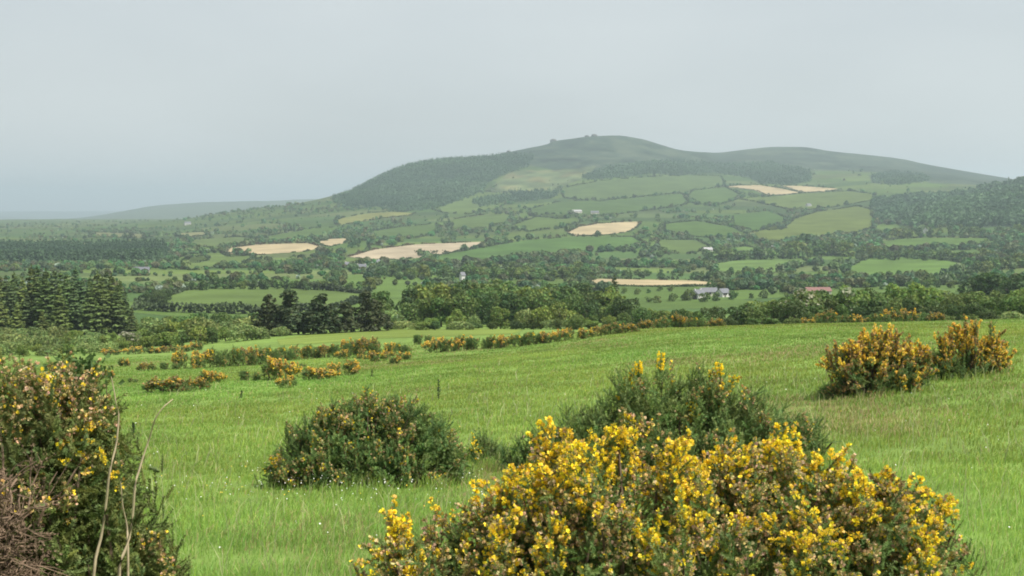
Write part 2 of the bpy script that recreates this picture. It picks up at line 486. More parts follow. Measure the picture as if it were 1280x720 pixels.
def groundmat():
    m, nt, N, L = newmat('turf')
    out = N.new('ShaderNodeOutputMaterial'); p = N.new('ShaderNodeBsdfPrincipled')
    p.inputs['Roughness'].default_value = .9; p.inputs['Specular IOR Level'].default_value = .1
    at = N.new('ShaderNodeAttribute'); at.attribute_name = 'tint'
    g = N.new('ShaderNodeNewGeometry')
    vals = []
    for sc, lo, hi_, det in ((.9, .72, 1.28, 6), (.06, .85, 1.15, 4), (.35, .85, 1.15, 5)):
        no = N.new('ShaderNodeTexNoise'); no.inputs['Scale'].default_value = sc; no.inputs['Detail'].default_value = det; no.inputs['Roughness'].default_value = .65
        L.new(g.outputs['Position'], no.inputs['Vector'])
        mr = N.new('ShaderNodeMapRange'); mr.inputs[1].default_value = .3; mr.inputs[2].default_value = .7; mr.inputs[3].default_value = lo; mr.inputs[4].default_value = hi_
        L.new(no.outputs['Fac'], mr.inputs[0]); vals.append((mr, no))
    m1 = N.new('ShaderNodeMath'); m1.operation = 'MULTIPLY'; L.new(vals[0][0].outputs[0], m1.inputs[0]); L.new(vals[1][0].outputs[0], m1.inputs[1])
    m2 = N.new('ShaderNodeMath'); m2.operation = 'MULTIPLY'; L.new(m1.outputs[0], m2.inputs[0]); L.new(vals[2][0].outputs[0], m2.inputs[1])
    hs = N.new('ShaderNodeHueSaturation'); L.new(at.outputs['Color'], hs.inputs['Color']); L.new(m2.outputs[0], hs.inputs['Value'])
    b = N.new('ShaderNodeBump'); b.inputs['Strength'].default_value = .6; b.inputs['Distance'].default_value = .25
    L.new(vals[0][1].outputs['Fac'], b.inputs['Height']); L.new(b.outputs[0], p.inputs['Normal'])
    L.new(hs.outputs[0], p.inputs['Base Color']); L.new(p.outputs[0], out.inputs[0])
    return m
M_TURF = groundmat()
nr, nc = GX.shape
gb = MB()
idx = np.arange(nr * nc).reshape(nr, nc)
nxt = np.roll(idx, -1, axis=1)
quads = np.stack([idx[:-1], nxt[:-1], nxt[1:], idx[1:]], -1).reshape(-1, 4)[:, ::-1]
gv = np.stack([GX, GY, GZ], -1).reshape(-1, 3)
cc = len(gv)
gv = np.concatenate([gv, [[0, 0, float(height(0., 0.))]]])
gcol = np.concatenate([gc.reshape(-1, 3), [[.07, .13, .02]]])
gb.add(gv, quads, gcol)
gb.f3.append(np.stack([np.full(nc, cc), nxt[0], idx[0]], -1)); gb.m3.append(np.zeros(nc, int))
ground = gb.build('ground', M_TURF, smooth=True); tag(ground, 'rolling green land from the near meadow over the valley to the far mountain', 'ground', kind='structure')

# --- haze: one closed box of even thin air round everything
zmin = float(GZ.min()) - 1.0; zmax = float(GZ.max()) + 22
hv = np.array([(x, y, z) for z in (zmin, zmax) for y in (-20400, 20400) for x in (-20400, 20400)], float)
hf = np.array([(0, 2, 3, 1), (4, 5, 7, 6), (0, 1, 5, 4), (2, 6, 7, 3), (0, 4, 6, 2), (1, 3, 7, 5)])
hm, nt, N, L = newmat('air'); out = N.new('ShaderNodeOutputMaterial'); pv = N.new('ShaderNodeVolumePrincipled')
pv.inputs['Color'].default_value = (*HAZECOL, 1); pv.inputs['Density'].default_value = HAZE; pv.inputs['Anisotropy'].default_value = HAZE_G
L.new(pv.outputs[0], out.inputs['Volume'])
hb = MB(); hb.add(hv, hf); haze = hb.build('haze', hm)
tag(haze, 'pale summer haze filling the air over the valley', 'haze', kind='stuff')

# ------------------------------------------------------------------ fields laid over the slope
def fieldmat(name, stripes):
    m, nt, N, L = newmat(name)
    out = N.new('ShaderNodeOutputMaterial'); p = N.new('ShaderNodeBsdfPrincipled'); p.inputs['Roughness'].default_value = .95; p.inputs['Specular IOR Level'].default_value = .05
    at = N.new('ShaderNodeAttribute'); at.attribute_name = 'tint'
    g = N.new('ShaderNodeNewGeometry')
    no = N.new('ShaderNodeTexNoise'); no.inputs['Scale'].default_value = .03; no.inputs['Detail'].default_value = 6
    L.new(g.outputs['Position'], no.inputs['Vector'])
    mr = N.new('ShaderNodeMapRange'); mr.inputs[1].default_value = .3; mr.inputs[2].default_value = .7; mr.inputs[3].default_value = .82; mr.inputs[4].default_value = 1.18
    L.new(no.outputs['Fac'], mr.inputs[0])
    wv = N.new('ShaderNodeTexWave'); wv.inputs['Scale'].default_value = .028; wv.inputs['Distortion'].default_value = 1.5; wv.inputs['Detail Scale'].default_value = .1
    mpn = N.new('ShaderNodeMapping'); mpn.inputs['Rotation'].default_value = (0, 0, .9)
    L.new(g.outputs['Position'], mpn.inputs[0]); L.new(mpn.outputs[0], wv.inputs['Vector'])
    mw = N.new('ShaderNodeMapRange'); mw.inputs[3].default_value = 1 - stripes; mw.inputs[4].default_value = 1 + stripes
    L.new(wv.outputs['Fac'], mw.inputs[0])
    mm = N.new('ShaderNodeMath'); mm.operation = 'MULTIPLY'; L.new(mr.outputs[0], mm.inputs[0]); L.new(mw.outputs[0], mm.inputs[1])
    hs = N.new('ShaderNodeHueSaturation'); L.new(at.outputs['Color'], hs.inputs['Color']); L.new(mm.outputs[0], hs.inputs['Value'])
    L.new(hs.outputs[0], p.inputs['Base Color']); L.new(p.outputs[0], out.inputs[0])
    return m
M_FIELD = fieldmat('field_soil', .08)
TAN = (.32, .262, .155)
FIELDS = [  # outline, colour, hedged
 ([(277,317),(288,310),(320,306),(360,304.5),(386,304),(404,309),(380,315),(345,317),(310,320),(288,321)], TAN),
 ([(397,302.5),(414,298.5),(437,298),(431,304),(414,308),(404,307.5)], TAN),
 ([(436,321),(470,311.5),(520,305.5),(570,303.5),(609,302),(600,307),(572,314),(545,320.5),(500,324.5),(452,323.5)], (.315,.262,.18)),
 ([(709,291),(722,284),(748,279.5),(780,277.5),(801,277),(796,284),(786,290),(765,293),(740,295),(716,295)], TAN),
 ([(906,233.5),(925,231.5),(950,231.5),(978,236),(1001,241),(975,244),(957,244),(944,238)], TAN),
 ([(972,231.5),(1000,232.5),(1050,236),(1030,239.5),(1003,240),(985,235.5)], TAN),
 ([(734,352.5),(745,348.5),(800,349.5),(866,350.5),(903,354),(888,358),(850,358.5),(800,358.5),(742,356.5)], TAN),
 ([(228,326),(240,322),(258,321),(263,324.5),(248,328.5),(234,329)], (.42,.34,.22)),
 ([(418,277),(430,272),(455,267.5),(490,264.5),(520,266.5),(512,270),(480,273),(445,279),(421,282)], (.19,.20,.062)),
 ([(540,252),(575,244),(605,240),(640,241),(640,250),(620,262),(585,268),(555,266),(541,262)], (.095,.155,.045)),
 ([(520,316),(560,318),(600,310),(660,300),(720,296),(790,296),(806,304),(790,312),(700,318),(600,330),(545,330)], (.055,.112,.03)),
 ([(940,292),(985,276),(1020,265),(1070,258),(1089,262),(1091,285),(1070,292),(1020,298),(975,303),(945,305)], (.098,.142,.034)),
 ([(915,248),(960,246),(1010,241),(1060,239),(1092,243),(1090,250),(1060,256),(1020,262),(985,262),(940,252)], (.088,.135,.036)),
 ([(1095,303),(1130,298),(1180,297),(1240,298),(1236,304),(1190,311),(1140,312),(1100,310)], (.080,.150,.036)),
 ([(1056,336),(1085,322),(1130,322),(1180,325),(1210,331),(1212,342),(1180,347),(1110,348),(1060,346)], (.076,.142,.034)),
 ([(890,330),(930,324),(1000,322),(1014,330),(980,340),(920,343),(892,340)], (.082,.145,.04)),
 ([(170,388),(195,376),(225,364),(270,357.5),(340,359),(420,364),(460,368),(452,378),(400,391),(330,393),(240,391)], (.078,.128,.036)),
 ([(700,236),(750,226),(800,222),(850,219),(900,220),(905,232),(860,240),(800,246),(750,252),(705,248)], (.075,.125,.040)),
 ([(660,262),(700,252),(760,250),(850,242),(868,250),(850,258),(770,268),(700,274),(662,270)], (.062,.115,.032)),
 ([(640,282),(680,268),(720,268),(728,277),(700,285),(660,290)], (.085,.145,.038)),
 ([(865,238),(905,234),(930,246),(900,256),(870,256),(855,250)], (.068,.125,.034)),
 ([(915,268),(960,264),(990,276),(975,288),(940,288),(915,282)], (.060,.122,.03)),
 ([(830,280),(870,276),(915,284),(930,292),(905,298),(860,296),(830,290)], (.066,.125,.03)),
 ([(200,332),(235,318),(275,316),(330,322),(300,332),(240,338)], (.078,.125,.035)),
 ([(330,296),(390,286),(430,284),(420,293),(370,300),(335,302)], (.075,.135,.035)),
 ([(240,300),(300,296),(330,300),(300,306),(262,312),(235,308)], (.09,.14,.045)),
 ([(110,290),(170,292),(200,294),(180,298),(120,296)], (.15,.16,.07)),
 ([(220,292),(255,290),(262,294),(240,297),(222,296)], (.17,.17,.08)),
 ([(66,308),(90,303),(120,304),(112,308),(80,310)], (.17,.165,.08)),
 ([(560,275),(610,268),(640,268),(640,278),(600,286),(565,286)], (.078,.132,.036)),
 ([(460,290),(500,284),(545,280),(550,290),(520,298),(470,300)], (.07,.125,.034)),
 ([(820,300),(870,300),(890,310),(860,318),(825,316)], (.085,.14,.04)),
 ([(880,316),(930,308),(960,312),(940,320),(890,326)], (.075,.135,.034)),
 ([(345,424),(390,417.5),(450,413.5),(520,411),(600,410.5),(655,412.5),(640,418),(560,421),(470,424),(400,430),(350,432)], (.135,.20,.045)),
]
flatq = quads
gp = np.stack([GPX, GPY], -1).reshape(-1, 2)
gR = RR.reshape(-1); gvis = GVIS.reshape(-1)
hedge_lines = []
def field_patch(poly, col):
    """cut the land's own faces inside the outline and lay them just above it as one field"""
    xs = [p[0] for p in poly]; ys = [p[1] for p in poly]
    cand = (gp[:, 0] > min(xs) - 3) & (gp[:, 0] < max(xs) + 3) & (gp[:, 1] > min(ys) - 3) & (gp[:, 1] < max(ys) + 3) & gvis & (gR > 150)
    ins = np.zeros(len(gp) + 1, bool); ii = np.nonzero(cand)[0]
    ins[ii] = in_poly(gp[ii, 0], gp[ii, 1], poly)
    q = flatq[ins[flatq].sum(1) >= 3]
    if len(q) == 0: return None
    u, inv = np.unique(q, return_inverse=True)
    b = MB(); v = gv[u].copy(); v[:, 2] += .02 + .00012 * np.hypot(v[:, 0], v[:, 1])
    if col[1] > col[0] * 1.15: col = (col[0] * 1.14, col[1] * 1.03, col[2])
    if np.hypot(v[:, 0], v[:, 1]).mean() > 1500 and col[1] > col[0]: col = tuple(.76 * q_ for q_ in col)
    nzf = 1 + .42 * fbm(v[:, 0] / 38., v[:, 1] / 38., 19, 3)
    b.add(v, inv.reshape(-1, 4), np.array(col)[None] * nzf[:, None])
    return b

FIELD_OBJ = {}
for q, c in FIELDS:
    b = field_patch(q, c)
    if b is None: print('no field', q[0]); continue
    o = b.build('field', M_FIELD, smooth=True); o['kind'] = 'structure'; FIELD_OBJ[len(FIELD_OBJ)] = (o, FIELDS.index((q, c)))

# ------------------------------------------------------------------ tree materials and prototypes
M_LEAF = leafmat('leaves', (.105, .165, .042), var=.22, trans=.34, obj_var=.16, scale=.35)
M_NEEDLE = leafmat('needles', (.082, .128, .048), var=.2, trans=.18, obj_var=.14, scale=.4)
M_FARLEAF = leafmat('far_leaves', (.104, .170, .066), var=.25, trans=.25, obj_var=0, scale=.01)
M_BARK = plainmat('bark', (.10, .08, .06), rough=.9, scale=3, bump=.4)
ORD = ['first', 'second', 'third', 'fourth', 'fifth', 'sixth', 'seventh', 'eighth', 'ninth', 'tenth', 'eleventh', 'twelfth',
       'thirteenth', 'fourteenth', 'fifteenth', 'sixteenth', 'seventeenth', 'eighteenth', 'nineteenth', 'twentieth']
for t_ in ('twenty', 'thirty', 'forty'):
    ORD += [t_ + '-' + ORD[k] for k in range(9)] + [{'twenty': 'thirtieth', 'thirty': 'fortieth', 'forty': 'fiftieth'}[t_]]

def crown_mb(seed, h, w, nl, n, size, zc=.60, zr=.38, tint=(1, 1, 1), flower=0.0, lob=(.32, .52), cone=0.0, skirt=5, conic=False):
    rng = np.random.default_rng(seed)
    d = unit(rng.normal(size=(nl, 3))); rr = rng.uniform(.35, .75, nl)
    c = d * rr[:, None] * np.array([w / 2, w / 2, h * zr]); c[:, 2] += h * zc
    if cone:
        c[:, :2] *= (1 - cone * np.clip((c[:, 2:3] / h - .25) / .75, 0, 1))
    r = rng.uniform(*lob, nl) * w / 2 * (1 - .5 * cone * np.clip((c[:, 2] / h - .25) / .75, 0, 1))
    if conic:                                      # lobes stacked into a ragged cone
        t = rng.uniform(.04, .93, nl); t[:3] = (.93, .86, .80); a = rng.uniform(0, 6.28, nl); q = (1 - t) ** .62 * w / 2
        c = np.stack([np.cos(a) * q * rng.uniform(.2, .8, nl), np.sin(a) * q * rng.uniform(.2, .8, nl), t * h], 1)
        c[:3, :2] *= .4; r = np.maximum(.5 * q * rng.uniform(.75, 1.25, nl), .09 * w)
    if skirt:                                      # low boughs down to the ground
        a = rng.uniform(0, 6.28, skirt); c2 = np.stack([np.cos(a) * w * .26, np.sin(a) * w * .26, h * rng.uniform(.12, .26, skirt)], 1)
        c = np.concatenate([c, c2]); r = np.concatenate([r, rng.uniform(.26, .40, skirt) * w / 2]); nl = len(r)
    k = rng.choice(nl, n, p=r ** 2 / (r ** 2).sum())
    u = unit(rng.normal(size=(n, 3)) + np.array([0, 0, .25]))
    p = c[k] + u * r[k, None] * rng.uniform(.72, 1.06, n)[:, None] * np.array([1, 1, .85])
    inside = np.zeros(n, bool)
    for j in range(nl):
        inside |= (np.linalg.norm((p - c[j]) / np.array([1, 1, .85]), axis=1) < .66 * r[j]) & (k != j)
    keep = ~inside & (p[:, 2] > h * .04)
    p, u, k = p[keep], u[keep], k[keep]
    v, f = leaf_quads(p, u, size, rng)
    lob_t = rng.uniform(.8, 1.2, nl)
    t = (lob_t[k] * rng.uniform(.75, 1.25, len(p)))[:, None] * np.array(tint)[None]
    t[:, 0] *= rng.uniform(.85, 1.2, len(p))
    if flower:
        fl = (rng.random(len(p)) < flower) & (u[:, 2] > -.2)
        t[fl] = np.array([4.6, 2.9, 8.0]) * rng.uniform(.6, 1, fl.sum())[:, None]
    mb = MB(); mb.add(v, f, np.repeat(t, 4, axis=0))
    return mb, c

def trunk_mb(seed, h, c, r0, top=.75):
    rng = np.random.default_rng(seed + 900)
    mb = MB()
    n = 7; z = np.linspace(-.3, h * top, n)
    pts = np.stack([rng.normal(0, .02 * h, n).cumsum() * .4, rng.normal(0, .02 * h, n).cumsum() * .4, z], 1); pts[:2, :2] = 0
    v, f = tube(pts, r0 * np.linspace(1.15, .25, n), 6); mb.add(v, f)
    for cc in c[:8]:
        i = rng.integers(2, 5); a = pts[i]
        m = (a + cc) / 2 + np.array([0, 0, -.04 * h])
        v, f = tube([a, m, cc], [r0 * .42, r0 * .28, r0 * .1], 5); mb.add(v, f)
    return mb

PROTO_AT = (0, 0, 0)
PROTOS = {}
def proto_thing(key, name, parts, h):
    """parts: list of (part name, MB, material)"""
    meshes = [(nm, mb.mesh(nm, mats)) for nm, mb, mats in parts]
    PROTOS[key] = (name, meshes, h)

def grow(key, loc, h, rz, wf=1.0, label=None, cat=None, group=None):
    name, meshes, ph = PROTOS[key]
    s = h / ph
    r = empty(name, loc, rz, (s * wf, s * wf, s))
    for nm, me in meshes:
        o = bpy.data.objects.new(nm, me); COL.objects.link(o); o.parent = r
    return tag(r, label, cat, group)

def tree_proto(key, name, seed, h, w, nl, n, size, tint=(1, 1, 1), r0=.28, mat=None, **k):
    c_mb, c = crown_mb(seed, h, w, nl, n, size, tint=tint, **k)
    proto_thing(key, name, [('trunk', trunk_mb(seed, h, c, r0), M_BARK), ('crown', c_mb, mat or M_LEAF)], h)

BROAD = []
for i, (w_, nl, zc, zr) in enumerate([(8.5, 15, .50, .46), (7.0, 13, .50, .47), (10.0, 18, .50, .45), (6.4, 13, .50, .48), (9.0, 16, .48, .46)]):
    tree_proto('broad%d' % i, 'broadleaf_tree', 40 + i, 10, w_, nl, 1900, .50, zc=zc, zr=zr); BROAD.append('broad%d' % i)
FRESH = []
for i in range(3):
    tree_proto('fresh%d' % i, 'broadleaf_tree', 60 + i, 8, 8.0 + i, 12, 1500, .48, tint=(1.5, 1.32, 1.1), zc=.5, zr=.44); FRESH.append('fresh%d' % i)
WILLOW = []
for i in range(3):
    tree_proto('willow%d' % i, 'willow_shrub', 70 + i, 6, 8.5, 14, 1500, .42, tint=(1.75, 1.5, 1.9), zc=.42, zr=.42, r0=.12); WILLOW.append('willow%d' % i)
tree_proto('hawthorn0', 'hawthorn_tree', 80, 6, 6.5, 11, 1400, .42, tint=(1.1, 1.05, 1.1), flower=.5, zc=.5, zr=.44, r0=.15)
tree_proto('hawthorn1', 'hawthorn_tree', 81, 6, 7.2, 11, 1400, .42, tint=(1.1, 1.05, 1.2), flower=.28, zc=.5, zr=.44, r0=.15)
DARK = []
for i in range(3):
    tree_proto('dark%d' % i, 'broadleaf_tree', 85 + i, 11, 8 + 1.5 * i, 14, 2000, .52, tint=(.62, .66, .75), zc=.49, zr=.46); DARK.append('dark%d' % i)
PINE = []
for i in range(4):
    tree_proto('pine%d' % i, 'pine_tree', 95 + i, 9, 6.6, 40, 3400, .40, tint=(.66, .60, .62), zc=.45, zr=.55, lob=(.24, .42), conic=True, skirt=5, mat=M_NEEDLE, r0=.22); PINE.append('pine%d' % i)
for i in range(2):
    tree_proto('cypress%d' % i, 'cypress_tree', 110 + i, 9, 2.0, 18, 900, .38, tint=(.6, .7, .8), zc=.5, zr=.5, lob=(.5, .8), cone=.35, mat=M_NEEDLE, r0=.12)

def spruce_proto(key, seed, h=17., rb=4.0, tint=(1, 1, 1)):
    rng = np.random.default_rng(seed)
    P = []; Nn = []; S = []; W = []; D_ = []
    nw = 19
    for k in range(nw):
        t = np.clip((k + rng.uniform(-.3, .3)) / nw, 0, .985)
        z = h * (.05 + .94 * t); r = rb * (1 - t) ** .85 * rng.uniform(.82, 1.15) + .15
        nb = rng.integers(6, 9); a0 = rng.uniform(0, 6.28)
        for b in range(nb):
            a = a0 + b * 6.283 / nb + rng.normal(0, .2); rr = r * rng.uniform(.65, 1.18); dz = rng.normal(0, .18)
            ca, sa_ = math.cos(a), math.sin(a)
            for s in (.25, .42, .58, .74, .88, 1.0):
                if s * rr < .25 and s < 1: continue
                zz = z + dz - .34 * rr * s ** 1.3 + .16 * rr * s ** 4
                hw = (.42 * rr * (1.2 - s) + .22)
                for q in range(3):
                    off = rng.uniform(-1, 1) * hw
                    P.append((ca * rr * s - sa_ * off, sa_ * rr * s + ca * off, zz - abs(off) * .25 + rng.normal(0, .06)))
                    Nn.append((ca * .5, sa_ * .5, .85)); S.append(.36 + .10 * rr); D_.append((-sa_, ca, 0))
    for q in range(7):
        P.append((rng.normal(0, .06), rng.normal(0, .06), h * (.955 + .04 * q / 6))); Nn.append((rng.normal(), rng.normal(), .2)); S.append(.42 - .03 * q); D_.append((0, 0, 1))
    P = np.array(P); Nn = np.array(Nn); S = np.array(S)
    q = np.array([[-.75, -.32, -.1], [.75, -.32, .06], [.6, .32, -.1], [-.6, .32, .06]]); f = np.array([[0, 1, 2, 3]])
    nrm = unit(unit(Nn) + .30 * rng.normal(size=P.shape)); X = unit(np.array(D_) + .35 * rng.normal(size=P.shape)); X = unit(X - (X * nrm).sum(1, keepdims=True) * nrm)
    Rm = np.stack([X, np.cross(nrm, X), nrm], axis=2)
    v, ff = replicate(q, f, Rm, P, S * rng.uniform(.8, 1.3, len(P)))
    tt = rng.uniform(.75, 1.25, len(P))[:, None] * np.array(tint)[None]
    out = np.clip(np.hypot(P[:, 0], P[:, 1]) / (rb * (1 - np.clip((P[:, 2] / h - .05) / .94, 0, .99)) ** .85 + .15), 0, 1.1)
    tt = tt * (.8 + .45 * out ** 3)[:, None] * np.array([1.08, 1, .85])      # paler towards the bough ends, slightly yellower throughout
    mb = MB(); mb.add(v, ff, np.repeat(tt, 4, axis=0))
    tb = MB(); v, f2 = tube([(0, 0, -.4), (0, 0, h * .5), (0, 0, h * .97)], [.24, .15, .03], 6); tb.add(v, f2)
    proto_thing(key, 'spruce_tree', [('trunk', tb, M_BARK), ('crown', mb, M_NEEDLE)], h)
SPRUCE = []
for i in range(5):
    spruce_proto('spruce%d' % i, 200 + i, rb=3.9 + .3 * (i % 3), tint=[(1.1, 1.12, .95), (1, 1, 1.05), (1.25, 1.2, .9), (.9, .95, 1.05), (1.1, 1.05, .9)][i]); SPRUCE.append('spruce%d' % i)

# ------------------------------------------------------------------ trees one can tell apart
trng = np.random.default_rng(5)
def plant(px, R, top, keys, label, cat, group=None, wf=None, minh=2.0):
    p = at_R(px, R)
    h = max(minh, z_at(p, top) - p[2])
    key = keys[trng.integers(len(keys))] if isinstance(keys, list) else keys
    return grow(key, p, h, trng.uniform(0, 6.28), wf if wf else trng.uniform(.9, 1.15), label, cat, group)

# spruce plantation
g = 'spruces of the dark plantation'
rows = [('front row', 318, [(-32,352),(-6,346),(14,352),(33,357),(56,349),(74,352),(92,345),(112,350),(128,347),(147,358),(164,382)]),
        ('middle row', 336, [(-20,340),(8,336),(28,342),(47,338),(68,341),(84,337),(103,342),(122,339),(140,342),(156,356)]),
        ('back row', 356, [(-30,339),(-2,334),(18,338),(40,333),(58,337),(76,339),(95,335),(113,340),(133,341),(150,347)])]
for rname, R, ts in rows:
    n = len(ts)
    for i, (px, top) in enumerate(ts):
        pos = ORD[n - 1 - i] + ' from its right end' if n - 1 - i else 'at its right end'
        plant(px, R + trng.uniform(-7, 7), top + trng.uniform(-7, 9), SPRUCE, 'tall dark green spruce in the %s of the plantation, %s' % (rname, pos), 'tree', g)
for px, R, top, l in ((20, 300, 378, 'short bright green young spruce in front of the plantation, the left one'), (52, 300, 388, 'short young spruce in front of the plantation, the right one'),
                      (170, 322, 398, 'smallest spruce just past the right end of the plantation')):
    plant(px, R, top, ['spruce2'], l, 'tree', 'young spruces before the plantation')

# dark pines in the middle
for px, R, top, wf, key, l in ((337, 240, 367, 1.4, 'pine0', 'leftmost of the dark pines at the edge of the pale meadow, slightly lower'),
                          (361, 238, 361, 1.35, 'pine1', 'tall dark pine closely touching the leftmost dark pine'),
                          (402, 236, 366, 1.6, 'pine2', 'dark brownish broad pine standing alone in the middle of the pine group'),
                          (432, 236, 377, 1.5, 'pine3', 'shorter dark pine between the broad pine and the tall right pine'),
                          (459, 240, 362, 1.45, 'pine0', 'rightmost dark pine, beside the bright green broadleaf trees')):
    plant(px, R, top, key, l, 'tree', 'dark pines by the pale meadow', wf)
plant(768, 330, 342, 'spruce1', 'single tall dark conifer rising above the broadleaf belt before the tan field', 'tree', None, .95)
plant(754, 325, 356, 'cypress0', 'narrow dark cypress, left one of the pair beside the tall conifer', 'tree', None, 1.1)
plant(761, 325, 352, 'cypress1', 'narrow dark cypress, right one of the pair beside the tall conifer', 'tree', None, 1.1)

# broadleaf belt in the middle
g = 'broadleaf trees of the middle belt'
def belt(xs, R, tops, keys, lab, cat, group, jR=8, jt=4, wf=None, gapx=None):
    n = len(xs)
    for i, x in enumerate(xs):
        if gapx and gapx[0] < x < gapx[1]: continue
        k = keys[trng.integers(len(keys))]
        t = np.interp(x, [a for a, b in tops], [b for a, b in tops]) + trng.uniform(-jt, jt)
        plant(x + trng.uniform(-5, 5), R + trng.uniform(-jR, jR), t, k, lab(i, n, k), cat, group, wf * trng.uniform(.75, 1.25) if wf else None)
def lab_row(what):
    return lambda i, n, k: '%s, %s from the left' % (what, ORD[i])
belt(np.arange(462, 760, 27), 258, [(462,392),(520,396),(580,388),(650,384),(760,388)], WILLOW[:1] + FRESH + BROAD[:2], lab_row('low rounded tree in the front row of the middle belt'), 'tree', g, 9, 9)
belt(np.arange(480, 800, 19), 285, [(480,366),(560,364),(640,362),(720,366),(800,372)], BROAD + DARK, lab_row('tree in the second row of the middle belt'), 'tree', g, 8, 6, None, (492, 516))
belt(np.arange(476, 760, 20), 318, [(476,356),(520,352),(600,350),(700,352),(760,358)], BROAD + DARK + FRESH[:1], lab_row('tree in the third row of the middle belt'), 'tree', g, 8, 5, None, (492, 516))
belt(np.arange(500, 745, 21), 352, [(500,349),(600,346),(745,350)], BROAD + DARK[:1], lab_row('tree in the back row of the middle belt'), 'tree', g, 8, 4, None, (492, 516))
belt(np.arange(700, 850, 21), 240, [(700,392),(760,388),(850,384)], BROAD + FRESH, lab_row('green tree before the farmhouse, beyond the field crest'), 'tree', 'trees before the farmhouse', 8, 5)
belt(np.arange(770, 860, 22), 290, [(770,378),(860,386)], FRESH + BROAD, lab_row('tree below the tan field, left of the farmhouse'), 'tree', 'trees before the farmhouse', 8, 4)
# right belt behind the crest of the meadow
g = 'trees of the right belt behind the crest'
belt(np.arange(845, 1300, 25), 196, [(845,386),(880,378),(930,380),(1000,372),(1060,378),(1130,374),(1200,372),(1290,364)], DARK + BROAD, lab_row('dark rounded tree in the front row behind the field crest'), 'tree', g, 6, 5)
belt(np.arange(930, 1300, 26), 224, [(930,372),(1000,362),(1030,358),(1100,362),(1200,364),(1290,358)], BROAD + FRESH[:2], lab_row('tree in the second row behind the field crest'), 'tree', g, 6, 5)
belt(np.arange(1000, 1300, 31), 258, [(1000,358),(1060,354),(1130,350),(1200,357),(1290,352)], FRESH + BROAD, lab_row('paler tree in the third row behind the field crest'), 'tree', g, 6, 4)
belt(np.arange(500, 800, 24), 246, [(500,404),(800,401)], WILLOW[:1] + FRESH[:1] + BROAD[:2] + DARK[:2], lab_row('low bush at the foot of the middle belt'), 'bush', 'low bushes before the middle belt', 6, 5, 1.9)
belt(np.arange(780, 1290, 27), 178, [(780,402),(900,400),(1000,396),(1290,391)], BROAD + DARK + WILLOW[:1], lab_row('low bush at the foot of the right belt'), 'bush', 'low bushes before the right belt', 5, 3, 1.6)
for px, R, top, wf in ((1228, 420, 333, 1.1), (1252, 425, 330, 1.25), (1272, 430, 338, 1.0)):
    plant(px, R, top, DARK, {1228: 'large dark round tree above the right belt, left one of three', 1252: 'largest dark round tree above the right belt, middle of three', 1272: 'large dark round tree above the right belt, right one of three'}[px], 'tree', 'dark trees above the right belt', wf)
for px, R, top in ((1003, 205, 360), (1066, 228, 357)):
    plant(px, R, top, 'hawthorn1', 'hawthorn with pale blossom in the belt below the red roof' if px < 1050 else 'hawthorn with pale blossom right of the red roof', 'tree')
# willow scrub on the left, below the plantation
g = 'pale willow shrubs below the plantation'
belt(np.arange(-60, 205, 22), 275, [(-60,402),(0,407),(80,407),(130,412),(205,411)], WILLOW + FRESH[:1], lab_row('pale green willow shrub in the back row below the spruces'), 'shrub', g, 8, 4, 1.2)
belt(np.arange(-50, 195, 22), 240, [(-50,414),(0,416),(100,420),(195,421)], WILLOW + FRESH, lab_row('pale green willow shrub in the middle row below the spruces'), 'shrub', g, 8, 3, 1.35)
belt(np.arange(-40, 150, 21), 205, [(-40,424),(0,427),(60,431),(150,434)], WILLOW + FRESH[:1], lab_row('pale green willow shrub in the front row below the spruces'), 'shrub', g, 8, 3, 1.5)
plant(160, 236, 413, 'hawthorn0', 'hawthorn covered in white blossom below the right end of the plantation', 'tree', None, 1.3)
plant(310, 240, 405, 'hawthorn1', 'hawthorn with pale blossom left of the dark pines', 'tree', None, 1.2)
g = 'rounded trees left of the pines'
belt(np.arange(186, 350, 20), 228, [(186,416),(230,410),(270,408),(310,406),(350,412)], WILLOW + FRESH + BROAD[:2], lab_row('rounded low tree in the front row left of the pines'), 'tree', g, 7, 4, 1.25)
belt(np.arange(192, 345, 22), 265, [(192,400),(230,394),(270,396),(300,394),(345,400)], BROAD + WILLOW + FRESH[:1], lab_row('rounded tree in the second row left of the pines'), 'tree', g, 8, 4, 1.15)
belt(np.arange(186, 330, 22), 305, [(186,392),(225,386),(270,389),(330,393)], BROAD + DARK, lab_row('rounded tree in the back row left of the pines'), 'tree', g, 8, 4, 1.15)
for px, py, top, l in ((180, 383, 363, 'dark round tree at the near corner of the large green field, left one'), (196, 382, 359, 'dark round tree at the near corner of the large green field, middle one'), (208, 378, 358, 'dark round tree at the near corner of the large green field, right one')):
    plant(px, float(ground_R(px, py)), top, DARK, l, 'tree', 'dark trees at the field corner')

